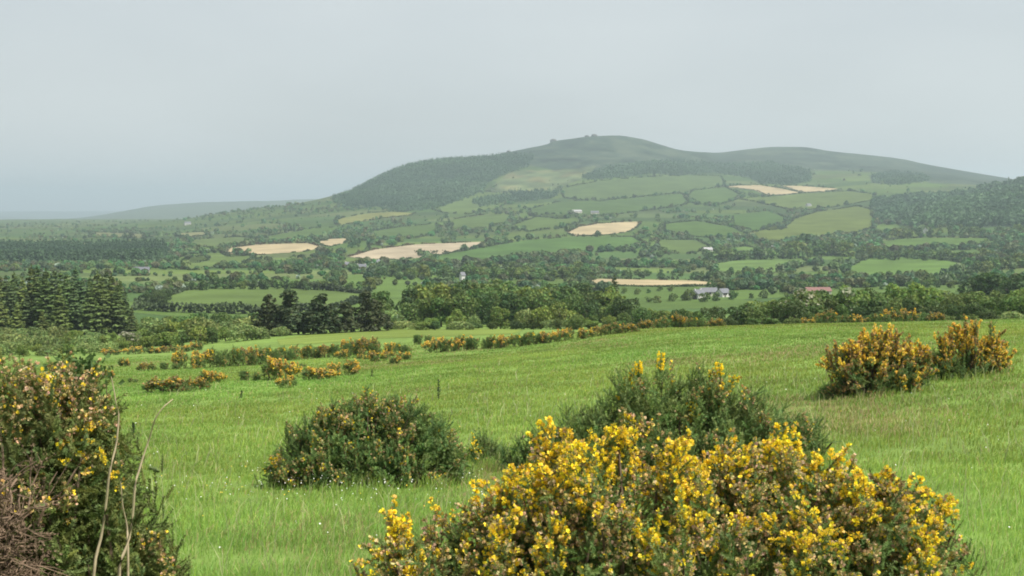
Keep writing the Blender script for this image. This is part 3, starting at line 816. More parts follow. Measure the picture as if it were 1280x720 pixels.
# ------------------------------------------------------------------ valley trees: rows along the fields
for i in range(4):
    rng_ = 300 + i
    c_mb, c = crown_mb(rng_, 10, 8 + i, 10, 330, 1.15, tint=[(1.0, 1.08, 1.3), (1.2, 1.2, 1.3), (.88, .95, 1.2), (1.35, 1.25, 1.2)][i], zc=.48, zr=.46)
    tb = MB(); v, f = tube([(0, 0, -.4), (0, 0, 6)], [.3, .15], 5); tb.add(v, f)
    proto_thing('valley%d' % i, 'broadleaf_tree', [('trunk', tb, M_BARK), ('crown', c_mb, M_LEAF)], 10)
VAL = ['valley%d' % i for i in range(4)]
def row(x0, y0, x1, y1, n, hpx, what, group, keys=VAL, jy=1.5, wf=None):
    for i in range(n):
        t = (i + .5 + trng.uniform(-.25, .25)) / n
        px = x0 + (x1 - x0) * t; py = y0 + (y1 - y0) * t + trng.uniform(-jy, jy)
        R = float(ground_R(px, py)); 
        if not R > 0: continue
        plant(px, R, py - hpx * trng.uniform(.72, 1.15), keys, '%s, %s from the left' % (what, ORD[i]), 'tree', group, wf or trng.uniform(1.0, 1.35), 3)
gv_ = 'valley trees'
row(205, 361, 470, 363, 20, 15, 'tree in the hedge behind the large green field', gv_)
row(470, 347, 745, 350, 22, 17, 'tree in the dark line behind the middle belt', gv_)
row(540, 337, 760, 340, 14, 13, 'tree in the upper line behind the middle belt', gv_)
row(880, 326, 1015, 323, 12, 19, 'tree in the wood right of the middle slope fields', gv_)
row(985, 321, 1060, 318, 8, 26, 'tall tree in the group above the right valley fields', gv_)
row(1050, 320, 1110, 324, 6, 18, 'tree left of the long right fields', gv_)
row(1092, 324, 1250, 326, 14, 15, 'tree in the hedge between the two long right fields', gv_)
row(1105, 351, 1215, 350, 9, 13, 'tree in the hedge below the lower right field', gv_)
row(1085, 298, 1290, 294, 15, 14, 'tree in the hedge above the upper right field', gv_)
row(1215, 342, 1290, 334, 7, 18, 'tree right of the lower right field', gv_)
row(930, 345, 1060, 350, 10, 11, 'tree in the hedge above the red roof', gv_)
row(760, 345, 930, 346, 12, 9, 'small tree behind the long tan strip', gv_)

row(900, 374, 1290, 368, 17, 10, 'small tree between the right belt and the red roof', gv_)
row(1000, 363, 1220, 359, 12, 11, 'small tree below the lower right field', gv_)
row(775, 381, 860, 376, 6, 9, 'small tree in the rough ground left of the farmhouse', gv_)
row(770, 368, 850, 364, 5, 7, 'bush on the green plot before the long tan strip', gv_)
for px, R_, h_, l in ((860, 596, 5.4, 'bushy tree close to the left gable of the white farmhouse'), (881, 580, 4.6, 'low bush before the white farmhouse and its outbuilding'), (895, 590, 5.2, 'tree before the right end of the grey roofed outbuilding'), (917, 615, 4.6, 'tree right of the small white house by the farm'), (888, 690, 6.5, 'tall pale tree behind the farm buildings')):
    grow(VAL[int(trng.integers(4))], at_R(px, R_), h_, trng.uniform(0, 6.28), 1.25, l, 'tree', 'trees round the farm')

# ------------------------------------------------------------------ far woods and hedgerow trees nobody could count
frng = np.random.default_rng(77)
def far_trees(P, h, w, kind, mb, faces, tints, fs=None):
    """merge many small trees: kind 0 round crowns, 1 cones"""
    n = len(P)
    if n == 0: return
    k = faces
    if kind == 0:
        u = unit(frng.normal(size=(n, k, 3)) + np.array([0, 0, .35]))
        # lumpy outline: a few boughs bulge, others fall short
        ph = frng.uniform(0, 6.28, (n, 1, 3))
        bul = np.sin(3.1 * u + ph).sum(-1, keepdims=True) / 3
        rad = frng.uniform(.78, 1.05, (n, k, 1)) * (1 + .28 * bul)
        q = u * rad * np.stack([w / 2, w / 2, h * .46], -1)[:, None, :]
        q[..., 2] += (h * .5)[:, None]
    else:
        t = frng.random((n, k)) ** 1.4 * .95
        a = frng.uniform(0, 6.283, (n, k)); r = (1 - t) * frng.uniform(.6, 1.1, (n, k)) * (w / 2)[:, None]
        q = np.stack([np.cos(a) * r, np.sin(a) * r, h[:, None] * (.05 + t)], -1)
        u = unit(np.stack([np.cos(a), np.sin(a), np.full_like(a, 1.3)], -1))
    pts = (q + P[:, None, :]).reshape(-1, 3)
    size = np.repeat(w * (fs or (.36 if kind == 0 else .40)), k)
    v, f = leaf_quads(pts, u.reshape(-1, 3), 1.0, frng, jit=.45)
    c = np.repeat(pts, 4, axis=0)
    v = c + (v - c) * np.repeat(size, 4)[:, None]
    vr = 1.0 if kind == 0 else .4
    tt = np.repeat(tints * (1 + vr * frng.uniform(-.18, .2, (n, 1))), k, axis=0) * (1 + vr * frng.uniform(-.15, .15, (n * k, 1)))
    mb.add(v, f, np.repeat(tt, 4, axis=0))

# plantations: dense conifers over their whole ground
mbw = MB()
for qi, q in enumerate(FORESTS):
    xs = [p[0] for p in q]; ys = [p[1] for p in q]
    dens = [.80, .70, .80, .14, .45, .60][qi]
    area = (max(xs) - min(xs)) * (max(ys) - min(ys))
    m = int(area * dens * 1.6)
    px = frng.uniform(min(xs), max(xs), m); py = frng.uniform(min(ys), max(ys), m)
    ok = in_poly(px, py, q) & (px > -130) & (px < 1410); px, py = px[ok], py[ok]
    R = ground_R(px, py); ok = np.isfinite(R) & (R > 1300); px, R = px[ok], R[ok]
    R = R * frng.uniform(.985, 1.015, len(R)); px = px + frng.uniform(-1, 1, len(px))
    P = at_R(px, R)
    # plantations follow compartments: stripes of different age
    age = vnoise(P[:, 0] / 160., P[:, 1] / 160., 41 + qi)
    h = (6 + 5 * age) * frng.uniform(.85, 1.12, len(R)) * (1.25 if qi == 4 else 1); w_ = h * .75
    tint = np.stack([.55 + .30 * age, .68 + .26 * age, .80 + .2 * age], -1)
    if qi == 3:
        rnd = frng.random(len(R)) < .5
        far_trees(P[rnd], h[rnd] * .8, w_[rnd] * 1.7, 0, mbw, 22, tint[rnd] * 1.1)
        far_trees(P[~rnd], h[~rnd], w_[~rnd], 1, mbw, 16, tint[~rnd])
    else:
        if qi == 4: far_trees(P, h, w_ * .8, 1, mbw, 40, tint * .8, .22)
        else: far_trees(P, h, w_, 1, mbw, 8, tint)
fw = mbw.build('far_woodland', M_FARLEAF); tag(fw, 'dark conifer plantations and woods on the far mountain and the valley floor', 'woodland', kind='stuff')

# the patchwork's borders carry hedges and trees
m = 90000
px = frng.uniform(-120, 1400, m)
R = np.exp(frng.uniform(math.log(640), math.log(4300), m))
BANDS = [[(425,285),(440,280),(500,275),(520,285),(470,300),(430,296)], [(520,290),(560,280),(600,288),(560,300)], [(600,262),(660,258),(640,282),(600,275)], [(760,300),(830,285),(870,300),(830,322),(760,318)],
 [(890,300),(940,292),(1010,300),(990,318),(890,320)], [(250,262),(330,256),(400,254),(440,244),(440,256),(400,264),(330,272),(250,273)], [(440,330),(560,324),(640,334),(560,345),(440,345)], [(330,318),(430,312),(430,330),(340,335)],
 [(980,262),(1010,256),(1020,266),(990,280)], [(1000,298),(1095,290),(1095,318),(1010,318)], [(1230,300),(1290,290),(1290,335),(1235,330)], [(640,300),(720,294),(760,318),(680,334),(600,330)], [(700,288),(712,276),(760,270),(800,272),(760,276),(716,284)],
 [(820,262),(880,262),(910,286),(880,276),(830,272)], [(1090,250),(1180,240),(1200,250),(1120,262)]]
P = at_R(px, R)
idh, e = patchwork(P[:, 0], P[:, 1])
qx, qy = project(P[:, 0], P[:, 1], P[:, 2])
seen = ground_R(qx, qy - 4.0) > R * .93
keep = (e < frng.exponential(3.6, m) * np.where(qx < 430, 1.7, 1)) & seen & (P[:, 2] < 150)
infield = np.zeros(m, bool)
for q, c in FIELDS:
    infield |= in_poly(qx, qy, q)
    if c[0] > c[1]: infield |= in_poly(qx, qy - 3.5, q) | in_poly(qx, qy - 6, q)
for q in FORESTS + [MOOR]: infield |= in_poly(qx, qy, q)
dens = np.where(R < 1500, .85, np.where(R < 2600, .8, .6)) * np.where(qx < 420, .9, 1.0)
keep &= ~infield & (frng.random(m) < dens)
# plus woods in clumps, thick on the valley floor
cl = vnoise(P[:, 0] / 210., P[:, 1] / 65., 88)
wood = seen & ~infield & (cl > np.where(R < 1000, .77, np.where(R < 1500, .70, np.where(R < 2300, .72, .80)))) & (P[:, 2] < 60) & (frng.random(m) < .8)
band = np.zeros(m, bool)
for q in BANDS: band |= in_poly(qx, qy, q)
band &= seen & ~infield & (frng.random(m) < np.where(R < 2000, .5, .42)) & (vnoise(P[:, 0] / 40., P[:, 1] / 40., 17) > .38)
sel = keep | wood | band
print('far trees', sel.sum(), keep.sum(), wood.sum())
P, R, cl = P[sel], R[sel], cl[sel]
n = len(P)
h = np.where(frng.random(n) < np.where(R < 1500, .72, .5), frng.uniform(2.2, 4.5, n), frng.uniform(4.5, 10, n)) * np.interp(R, [640, 1000, 1600], [.55, .75, .9]) * np.interp(np.arctan2(P[:, 0], P[:, 1]), [-.30, -.12], [.75, 1.0]); w_ = h * frng.uniform(.8, 1.35, n)
tint = np.stack([frng.uniform(.7, 1.45, n), frng.uniform(.8, 1.25, n), frng.uniform(.8, 1.2, n)], -1)
bl = (frng.random(n) < .03) & (h < 5)
tint[bl] = (3.4, 2.5, 5.2)
mbh = MB()
nr_ = R < 1500
far_trees(P[nr_], h[nr_], w_[nr_], 0, mbh, 190, tint[nr_], .24)
far_trees(P[~nr_], h[~nr_], w_[~nr_], 0, mbh, 34, tint[~nr_], .30)

# ------------------------------------------------------------------ hedges round the fields
M_HEDGE = leafmat('hedge_leaves', (.055, .085, .032), var=.3, trans=.2, obj_var=.2, scale=.05)
M_HEDGE_BROWN = leafmat('hedge_brown_leaves', (.075, .055, .03), var=.3, trans=.2, obj_var=.2, scale=.05)
def hedge(pts, label, brown=False, hh=2.6, trees=True):
    """a clumpy hedge following ground points"""
    pts = np.array(pts); seg = np.linalg.norm(np.diff(pts[:, :2], axis=0), axis=1); s = np.concatenate([[0], seg.cumsum()])
    near = np.hypot(*pts.mean(0)[:2]) < 900
    n = int(s[-1] * (11 if near else 4.0))
    if n < 20: return
    n = min(n, 5200)
    t = frng.uniform(0, s[-1], n)
    x = np.interp(t, s, pts[:, 0]) + frng.normal(0, 1.0, n); y = np.interp(t, s, pts[:, 1]) + frng.normal(0, 1.0, n)
    near = np.hypot(*pts.mean(0)[:2]) < 900
    gap = vnoise(t / 11., t * 0 + s[-1], 4) > (.0 if near else .34)
    hl = hh * (.35 + 1.5 * vnoise(t / 15., t * 0 + 3.3 + s[-1], 6) ** 1.5)
    z = height(x, y) + frng.random(n) ** .7 * hl
    k = gap
    d = unit(np.stack([frng.normal(size=n), frng.normal(size=n), frng.uniform(0, 1.2, n)], -1))
    v, f = leaf_quads(np.stack([x, y, z], -1)[k], d[k], 1.25, frng)
    mb = MB(); mb.add(v, f, np.repeat(frng.uniform(.7, 1.3, (k.sum(), 1)) * np.ones((1, 3)), 4, axis=0))
    o = mb.build('hedge', M_HEDGE_BROWN if brown else M_HEDGE)
    tag(o, label, 'hedge', 'hedges round the slope fields')
    k = max(1, int(s[-1] / 22)); tt_ = frng.uniform(0, s[-1], k); hx = np.interp(tt_, s, pts[:, 0]) + frng.normal(0, 2, k); hy = np.interp(tt_, s, pts[:, 1]) + frng.normal(0, 2, k)
    keep_ = vnoise(tt_ / 60., tt_ * 0 + s[-1], 9) > .45
    hx, hy = hx[keep_], hy[keep_]; k = len(hx)
    if k and trees:
        hR = np.hypot(hx, hy); ok_ = hR > 800; hx, hy, hR = hx[ok_], hy[ok_], hR[ok_]; k = len(hx)
        hh_ = frng.uniform(3.5, 8.5, k)
        far_trees(np.stack([hx, hy, height(hx, hy)], -1), hh_, hh_ * frng.uniform(.8, 1.3, k), 0, mbh, 40, np.stack([frng.uniform(.75, 1.2, k), frng.uniform(.8, 1.1, k), frng.uniform(.8, 1.1, k)], -1), .3)
HL = {0: 'the tan field at the left, left of the two big ones', 1: 'the small tan field touching the left tan field', 2: 'the long pale tan field in the middle of the slope', 3: 'the tan field right of the middle of the slope',
      4: 'the upper tan field below the mountain', 5: 'the thin upper tan field, right one of the pair', 6: 'the long tan strip behind the farmhouse', 7: 'the tiny tan field at far left', 8: 'the yellowish field under the left forest',
      9: 'the pale green field right of the left forest', 10: 'the green field between the two lower tan fields', 11: 'the big green field on the right slope', 12: 'the green field below the upper tan fields',
      13: 'the upper of the two long right valley fields', 14: 'the lower of the two long right valley fields', 15: 'the green field left of the right valley fields', 16: 'the large green field beyond the pines'}
for o, i in FIELD_OBJ.values():
    if i in HL: tag(o, 'open ' + HL[i].replace('the ', '', 1), 'field')
    elif i == len(FIELDS) - 1: tag(o, 'pale green meadow strip between the gorse row and the dark pines', 'field')
    elif i in (26, 27, 28): tag(o, 'thin yellowish strip of field on the far left plain', 'field', 'yellowish strips on the far plain')
    else: tag(o, 'one of the smaller green fields on the far slope', 'field', 'smaller green fields on the far slope')
for i, (q, c) in enumerate(FIELDS[:-1]):
    li = min(range(len(q)), key=lambda j: q[j][0]); ri = max(range(len(q)), key=lambda j: q[j][0])
    ring1 = []; j = li
    while True:
        ring1.append(q[j]); 
        if j == ri: break
        j = (j + 1) % len(q)
    ring2 = []; j = ri
    while True:
        ring2.append(q[j])
        if j == li: break
        j = (j + 1) % len(q)
    m1 = sum(p[1] for p in ring1) / len(ring1); m2 = sum(p[1] for p in ring2) / len(ring2)
    up, lo = (ring1, ring2) if m1 < m2 else (ring2, ring1)
    for nm, rg in (('upper', up), ('lower', lo)):
        pts = []
        for (a, b_), (a2, b2) in zip(rg[:-1], rg[1:]):
            for t in np.linspace(0, 1, 6, endpoint=False):
                px, py = a + (a2 - a) * t, b_ + (b2 - b_) * t
                R = float(ground_R(px, py))
                if np.isfinite(R): pts.append(at_R(px, R))
        if len(pts) < 3: continue
        where = HL.get(i, 'one of the smaller green fields on the far slope')
        hedge(pts, 'hedge, %s edge of %s' % (nm, where), brown=(i in (0, 2, 3) and nm == 'upper'), hh=(1.1 if nm == 'lower' else 2.2) if c[0] > c[1] else 2.8, trees=not (c[0] > c[1] and nm == 'lower'))

ft = mbh.build('far_hedgerow_trees', M_FARLEAF); tag(ft, 'countless small trees and bushes along the hedgerows of the valley and far slope', 'hedgerow trees', kind='stuff')

# ------------------------------------------------------------------ rocks and lone trees on the summit
M_ROCK = plainmat('rock', (.10, .10, .09), rough=.9, var=.4, scale=.3, bump=.5)
for px, py, s, l in ((691, 179.5, 13, 'dark rocky outcrop on the left shoulder of the summit'), (733, 173, 8, 'small rocky outcrop left of the highest point of the mountain'),
                     (742, 172.5, 11, 'small rocky outcrop at the highest point of the mountain'), (636, 193.5, 9, 'lone dark rock on the skyline above the left forest')):
    cr_ = VR[(VR > 3200) & (VR < 5400)]; ca_ = at_R(np.full(len(cr_), float(px)), cr_); R = float(cr_[np.argmax((ca_[:, 2] - EYE) / cr_)]); p = at_R(px, R)   # on the crest line
    rr = np.random.default_rng(int(px)); mb = MB()
    nu, nv = 16, 10
    V = []
    for a in range(nv + 1):
        th = math.pi * a / nv
        for b_ in range(nu):
            ph = 2 * math.pi * b_ / nu
            V.append((math.sin(th) * math.cos(ph), math.sin(th) * math.sin(ph), math.cos(th)))
    V = np.array(V); V *= (1 + .7 * fbm(V[:, 0] * 2.2 + V[:, 2] + px, V[:, 1] * 2.2 + V[:, 2], 5)[:, None]); V *= np.array([s, s * .8, s * .72])
    Fq = [(a * nu + b_, a * nu + (b_ + 1) % nu, (a + 1) * nu + (b_ + 1) % nu, (a + 1) * nu + b_) for a in range(nv) for b_ in range(nu)]
    mb.add(V, np.array(Fq)); o = mb.build('rock_outcrop', M_ROCK, loc=p); tag(o, l, 'rock')
for px, py, h, l in ((421, 246, 14, 'dark trees'),):
    pass

# ------------------------------------------------------------------ houses
M_WHITE = plainmat('white_render', (.60, .59, .56), rough=.8, var=.06, scale=.6)
M_CREAM = plainmat('cream_render', (.62, .58, .50), rough=.8, var=.08, scale=.6)
M_STONEWALL = plainmat('stone_wall', (.28, .26, .23), rough=.9, var=.2, scale=2)
M_SLATE = plainmat('slate', (.13, .135, .15), rough=.6, var=.2, scale=1.5, bump=.2)
M_PALEROOF = plainmat('pale_sheet_roof', (.33, .325, .325), rough=.5, var=.1, scale=.5)
M_REDROOF = plainmat('red_sheet_roof', (.20, .105, .09), rough=.6, var=.15, scale=.6)
M_GLASS = plainmat('window_glass', (.03, .035, .04), rough=.15, var=.05, spec=.6)
M_DOOR = plainmat('dark_door', (.05, .045, .04), rough=.6)
def boxv(x0, y0, z0, x1, y1, z1):
    v = np.array([(x, y, z) for z in (z0, z1) for y in (y0, y1) for x in (x0, x1)], float)
    f = np.array([(0, 2, 3, 1), (4, 5, 7, 6), (0, 1, 5, 4), (2, 6, 7, 3), (0, 4, 6, 2), (1, 3, 7, 5)])
    return v, f
def house(px, py, L_, W_, hw, hr, rz, label, wall=None, roof=None, name='house', R=None, chim=True, windows=3, big_door=False):
    wall = wall or M_WHITE; roof = roof or M_SLATE
    R = R or float(ground_R(px, py)); p = at_R(px, R)
    r = empty(name, p, rz); tag(r, label, 'house' if name == 'house' else 'barn')
    mb = MB(); x, y = L_ / 2, W_ / 2
    v = np.array([(-x, -y, -1.5), (x, -y, -1.5), (x, y, -1.5), (-x, y, -1.5), (-x, -y, hw), (x, -y, hw), (x, y, hw), (-x, y, hw), (-x, 0, hw + hr), (x, 0, hw + hr)], float)
    mb.add(v, np.array([(0, 1, 5, 4), (2, 3, 7, 6), (1, 2, 6, 5), (3, 0, 4, 7)])); mb.f3.append(np.array([(5, 6, 9), (7, 4, 8)])); mb.m3.append(np.zeros(2, int))
    mb.build('wall', wall, r)
    mb = MB(); o_ = .35; dz = hr * o_ / y
    for sgn in (-1, 1):
        t = .18
        v = np.array([(-x - o_, sgn * (y + o_), hw - dz + .03), (x + o_, sgn * (y + o_), hw - dz + .03), (x + o_, 0, hw + hr + .03), (-x - o_, 0, hw + hr + .03)], float)
        v2 = v + np.array([0, 0, t]); vv = np.concatenate([v, v2])
        mb.add(vv, np.array([(0, 1, 2, 3), (4, 5, 6, 7), (0, 1, 5, 4), (1, 2, 6, 5), (3, 0, 4, 7)]))
    ro = mb.build('roof', roof, r)
    if chim:
        for sx in (-x + .8, x - .8):
            mb = MB(); v, f = boxv(sx - .35, -.3, hw + hr - .5, sx + .35, .3, hw + hr + .7); mb.add(v, f); mb.build('chimney', wall, ro)
    for k in range(windows):
        wx = -x + (k + .5) * L_ / windows
        for sgn in (-1, 1):
            mb = MB(); ya, yb = sorted((sgn * y, sgn * (y + .03)))
            v, f = boxv(wx - .55, ya, 1.0, wx + .55, yb, 2.2); mb.add(v, f); wn = mb.build('window', M_GLASS, r)
            mb = MB(); ya, yb = sorted((sgn * y, sgn * (y + .12))); v, f = boxv(wx - .7, ya, .84, wx + .7, yb, .97); mb.add(v, f); mb.build('sill', M_CREAM, wn)
    mb = MB()
    if big_door: v, f = boxv(-x - .04, -1.6, -.2, -x, 1.0, 2.9)
    else: v, f = boxv(L_ / windows * .5 - x + L_ / windows * .5 - .5, -y - .05, -.2, L_ / windows * .5 - x + L_ / windows * .5 + .5, -y, 2.05)
    mb.add(v, f); mb.build('door', M_DOOR, r)
    return r
house(872, 369, 7.5, 5, 2.5, 2.0, .95, 'white farmhouse with grey roof and dark gable opening below the tan strip', big_door=True, R=610)
house(886, 366, 8, 4.8, 2.3, 1.9, .15, 'long grey roofed outbuilding just right of the white farmhouse', wall=M_CREAM, chim=False, R=640)
house(904, 367, 6, 4.4, 2.3, 1.8, .7, 'small white house with grey roof, right of the farm buildings', R=630, chim=False)
house(1022, 360, 12, 7, 2.2, 1.6, .05, 'long low shed with a dull red roof above the right belt', roof=M_REDROOF, wall=M_CREAM, name='barn', chim=False, R=640)
house(578, 349, 2.8, 2.8, 4.5, 1.8, .6, 'narrow tall white gable end standing in the dark valley trees', chim=False, windows=1, R=820)
house(504, 393, 3.4, 2.4, 1.6, .7, .1, 'white roofed low shed among the bright trees right of the pines', roof=M_WHITE, name='barn', chim=False, windows=1, R=425)
house(720, 266.5, 20, 11, 3.5, 2.8, .2, 'large pale roofed barn high on the middle of the slope', roof=M_PALEROOF, wall=M_CREAM, name='barn', chim=False)
house(743, 267.5, 15, 8, 3, 2.5, .1, 'grey roofed farmhouse right of the pale barn on the slope', wall=M_CREAM)
house(884, 315, 11, 7, 3, 2.4, .3, 'pale roofed house in the trees left of the valley wood', roof=M_PALEROOF, wall=M_CREAM)
house(966, 313, 8, 6, 3.2, 2.2, .8, 'small white house peeping from the wood, left of two')
house(989, 315, 8, 6, 3.2, 2.2, .4, 'small white house peeping from the wood, right of two')
house(1155, 291, 9, 6, 4, 2.5, 1.2, 'small white house at the foot of the right wooded spur')
house(1009, 258, 10, 7, 3, 2.4, .5, 'small white house among bushes above the big green field')
house(437, 334, 8, 5, 2.6, 2.0, .3, 'grey roofed cottage left of the other valley cottages', wall=M_CREAM)
house(452, 337, 8, 5, 2.6, 2.0, .1, 'pale cottage in the middle of the valley cottages', wall=M_CREAM)
house(470, 331, 8, 5, 2.6, 2.0, .6, 'white cottage right of the other valley cottages')
house(178, 341, 11, 6, 2.4, 2.0, .2, 'long grey roofed farm building in the hedges right of the spruce tops', wall=M_STONEWALL)
house(236, 281, 14, 8, 4, 3, .4, 'white farmhouse far out on the left plain')

# ------------------------------------------------------------------ gorse
M_GORSE = leafmat('gorse_spines', (.160, .248, .076), var=.22, trans=.30, obj_var=.06, scale=2.2, hue=.008)
M_YELLOW = leafmat('gorse_petals', (.95, .73, .03), var=.10, trans=.30, obj_var=.04, scale=9, hue=.004)
M_WITHER = leafmat('withered_petals', (.54, .42, .20), var=.25, trans=.25, obj_var=.05, scale=9, hue=.006)
M_STEM = plainmat('gorse_stem', (.12, .085, .055), rough=.9, var=.3, scale=20, bump=.3)
M_DEAD = plainmat('dead_gorse_wood', (.165, .112, .075), rough=.9, var=.35, scale=14, bump=.3)

def sprig(rng, L, nodes, spines, slen, sw, droop=.0):
    """a spiny shoot along +Z: thin axis and needle spines; returns verts, tris"""
    V = []; Fc = []
    r = sw * .55
    ax = [(r, 0, 0), (-r * .5, r * .87, 0), (-r * .5, -r * .87, 0), (0, 0, L)]
    V += ax; Fc += [(0, 1, 3), (1, 2, 3), (2, 0, 3)]
    for k in range(nodes):
        t = (k + rng.uniform(0, .8)) / nodes
        z = L * (.05 + .95 * t); a0 = rng.uniform(0, 6.28)
        for s in range(spines):
            a = a0 + 6.283 * s / spines + rng.normal(0, .25)
            el = rng.uniform(.35, .95)                       # leaning towards the tip
            l = slen * rng.uniform(.6, 1.2) * (1.1 - .45 * t)
            d = np.array([math.cos(a) * math.cos(el), math.sin(a) * math.cos(el), math.sin(el)])
            sd_ = np.array([-math.sin(a), math.cos(a), rng.normal(0, .4)]) * sw * .5
            b = np.array([0, 0, z]); n = len(V)
            V += [b - sd_, b + sd_, b + d * l * .6 + sd_ * .8, b + d * l]
            Fc += [(n, n + 1, n + 2), (n, n + 2, n + 3)]
    return np.array(V), np.array(Fc)

def flower_proto(lod):
    if lod == 0:
        # banner petal folded upright, two wings, keel
        V = [(0, 0, 0), (-.55, .1, .55), (-.42, .28, 1.05), (0, .12, 1.12), (.42, .28, 1.05), (.55, .1, .55),
             (0, -.1, .1), (-.26, -.42, .5), (0, -.62, .78), (.26, -.42, .5), (0, -.25, .72)]
        Fc = [(0, 1, 2), (0, 2, 3), (0, 3, 4), (0, 4, 5), (6, 7, 10), (7, 8, 10), (8, 9, 10), (9, 6, 10)]
    else:
        V = [(-.55, 0, .0), (.55, .1, 0), (.45, .2, .95), (-.45, .0, .95), (0, -.5, .1), (0, .5, .2), (.1, .4, .9), (0, -.45, .8)]
        Fc = [(0, 1, 2), (0, 2, 3), (4, 5, 6), (4, 6, 7)]
    return np.array(V), np.array(Fc)

def gorse_parts(seed, lobes, n, L, nodes, spines, slen, sw, fl, fsize, nfl, lod=0, nstem=60, up=.5, spread=.35, depth=(.80, 1.04), base_r=.25,
                ftint=None, back=1.0, zlow=-.25, nb=13, lb=2.4, ang=.85, jut=.10, local_h=False, gtint=(1, 1, 1)):
    """a bush as boughs of spiny shoots.  lobes: (cx,cy,cz,rx,ry,rz) local.  fl(p, u, hz, nz) -> probability of a bough in yellow / withered flower"""
    rng = np.random.default_rng(seed)
    lob = np.array(lobes, float); c = lob[:, :3]; r = lob[:, 3:]
    area = (r[:, 0] * r[:, 2] + r[:, 1] * r[:, 2] + r[:, 0] * r[:, 1])
    nbr = n // nb
    M_ = nbr * 5
    k = rng.choice(len(lob), M_, p=area / area.sum())
    u = unit(rng.normal(size=(M_, 3)) + np.array([0, 0, .35]))
    inner = rng.random(M_) < .25
    dep = np.where(inner, rng.uniform(.45, .78, M_), rng.uniform(*depth, M_) + np.abs(rng.normal(0, jut, M_)))
    p = c[k] + u * r[k] * dep[:, None]
    un = unit(u / r[k])
    ok = (p[:, 2] > .05) & (u[:, 2] > zlow - .5)
    for j in range(len(lob)):
        ok &= ~((np.linalg.norm((p - c[j]) / r[j], axis=1) < np.where(inner, .4, .66)) & (k != j))
    ok &= (un[:, 1] < .25) | (rng.random(len(p)) < back)
    p, un, inner, kk_ = p[ok][:nbr], un[ok][:nbr], inner[ok][:nbr], k[ok][:nbr]; m0 = len(p)
    db = unit(un * .75 + np.array([0, 0, up]) + spread * rng.normal(size=(m0, 3)))
    Lb = L * lb * rng.uniform(.6, 1.3, m0)
    hz = p[:, 2] / max(1e-3, (c[:, 2] + r[:, 2]).max())
    if local_h: hz = np.clip(p[:, 2] / (c[kk_, 2] + r[kk_, 2]), 0, 1.2) * np.clip(hz / .62, 0, 1)
    sc = max(.3, L * 4)
    nz = vnoise(p[:, 0] * 2.6 / sc + 7, p[:, 2] * 2.6 / sc + p[:, 1] * 3, seed)
    py_, pw_ = fl(p, un, hz, nz)
    x = rng.random(m0)
    by = (x < py_) & ~inner; bw = (~by) & (x < py_ + pw_) & ~inner
    bt = (rng.uniform(.78, 1.22, m0) * (.8 + .4 * nz))
    # shoots along each bough
    ib = np.repeat(np.arange(m0), nb); m = len(ib)
    t = np.tile(np.linspace(.08, 1, nb), m0) + rng.normal(0, .03, m); term = np.tile(np.arange(nb) == nb - 1, m0)
    Rb = frames(db, rng.uniform(0, 6.28, m0))
    a = np.tile(np.arange(nb) * 2.4, m0) + rng.normal(0, .4, m)
    rad = Rb[ib][:, :, 0] * np.cos(a)[:, None] + Rb[ib][:, :, 1] * np.sin(a)[:, None]
    d = unit(db[ib] * (.55 + .45 * t)[:, None] + rad * (ang * (1.1 - .55 * t) * ~term)[:, None] + np.array([0, 0, .15]) + .12 * rng.normal(size=(m, 3)))
    start = p[ib] - db[ib] * (Lb[ib] * (1 - t))[:, None] - db[ib] * (L * .35)
    s = rng.uniform(.6, 1.15, m) * (1.15 - .35 * t)
    S = MB(); Y = MB(); Wt = MB(); T = MB()
    protos = [sprig(rng, L, nodes, spines, slen, sw) for _ in range(4)]
    which = rng.integers(0, 4, m)
    Rm = frames(d, rng.uniform(0, 6.28, m))
    tint = (rng.uniform(.85, 1.15, m) * bt[ib])[:, None] * np.stack([rng.uniform(.85, 1.25, m), np.ones(m), rng.uniform(.8, 1.15, m)], 1)
    tint = tint * np.array(gtint)
    for q in range(4):
        i = np.nonzero(which == q)[0]
        pv, pf = protos[q]
        v, f = replicate(pv, pf, Rm[i], start[i], s[i])
        S.add(v, f, np.repeat(tint[i], len(pv), axis=0))
    x = rng.random(m)
    isy = by[ib] & (x < .35 + .6 * t); isw = (by[ib] & ~isy & (x < .9)) | (bw[ib] & (x < .75))
    fv, ff = flower_proto(lod)
    for mask, M, lo in ((isy, Y, .40), (isw, Wt, .15)):
        i = np.nonzero(mask)[0]
        if not len(i): continue
        i = np.repeat(i, nfl); mm = len(i)
        t = rng.uniform(lo, 1.02, mm)
        a = rng.uniform(0, 6.28, mm)
        rad = Rm[i][:, :, 0] * np.cos(a)[:, None] + Rm[i][:, :, 1] * np.sin(a)[:, None]
        fs_ = fsize * (1.0 if M is Y else .90)
        pos = start[i] + d[i] * (t * L * s[i])[:, None] + rad * (slen * .35 * (1.15 - t))[:, None]
        fd = unit(rad * .9 + d[i] * .7 + np.array([0, 0, .25]) + .25 * rng.normal(size=(mm, 3)))
        v, f = replicate(fv, ff, frames(fd, rng.uniform(0, 6.28, mm)), pos, fs_ * rng.uniform(.7, 1.25, mm))
        if M is Y:
            col = rng.uniform(.8, 1.12, mm)[:, None] * np.stack([np.ones(mm), rng.uniform(.82, 1.12, mm), rng.uniform(.5, 3, mm)], 1)
            old = rng.random(mm) < .16
            col[old] = np.array([.72, .60, 4.0]) * rng.uniform(.6, 1.2, old.sum())[:, None]
        else:
            col = rng.uniform(.55, 1.35, mm)[:, None] * np.stack([np.ones(mm), rng.uniform(.75, 1.15, mm), rng.uniform(.6, 1.3, mm)], 1)
            fresh = rng.random(mm) < .10
            col[fresh] = np.array([1.8, 1.75, .25])
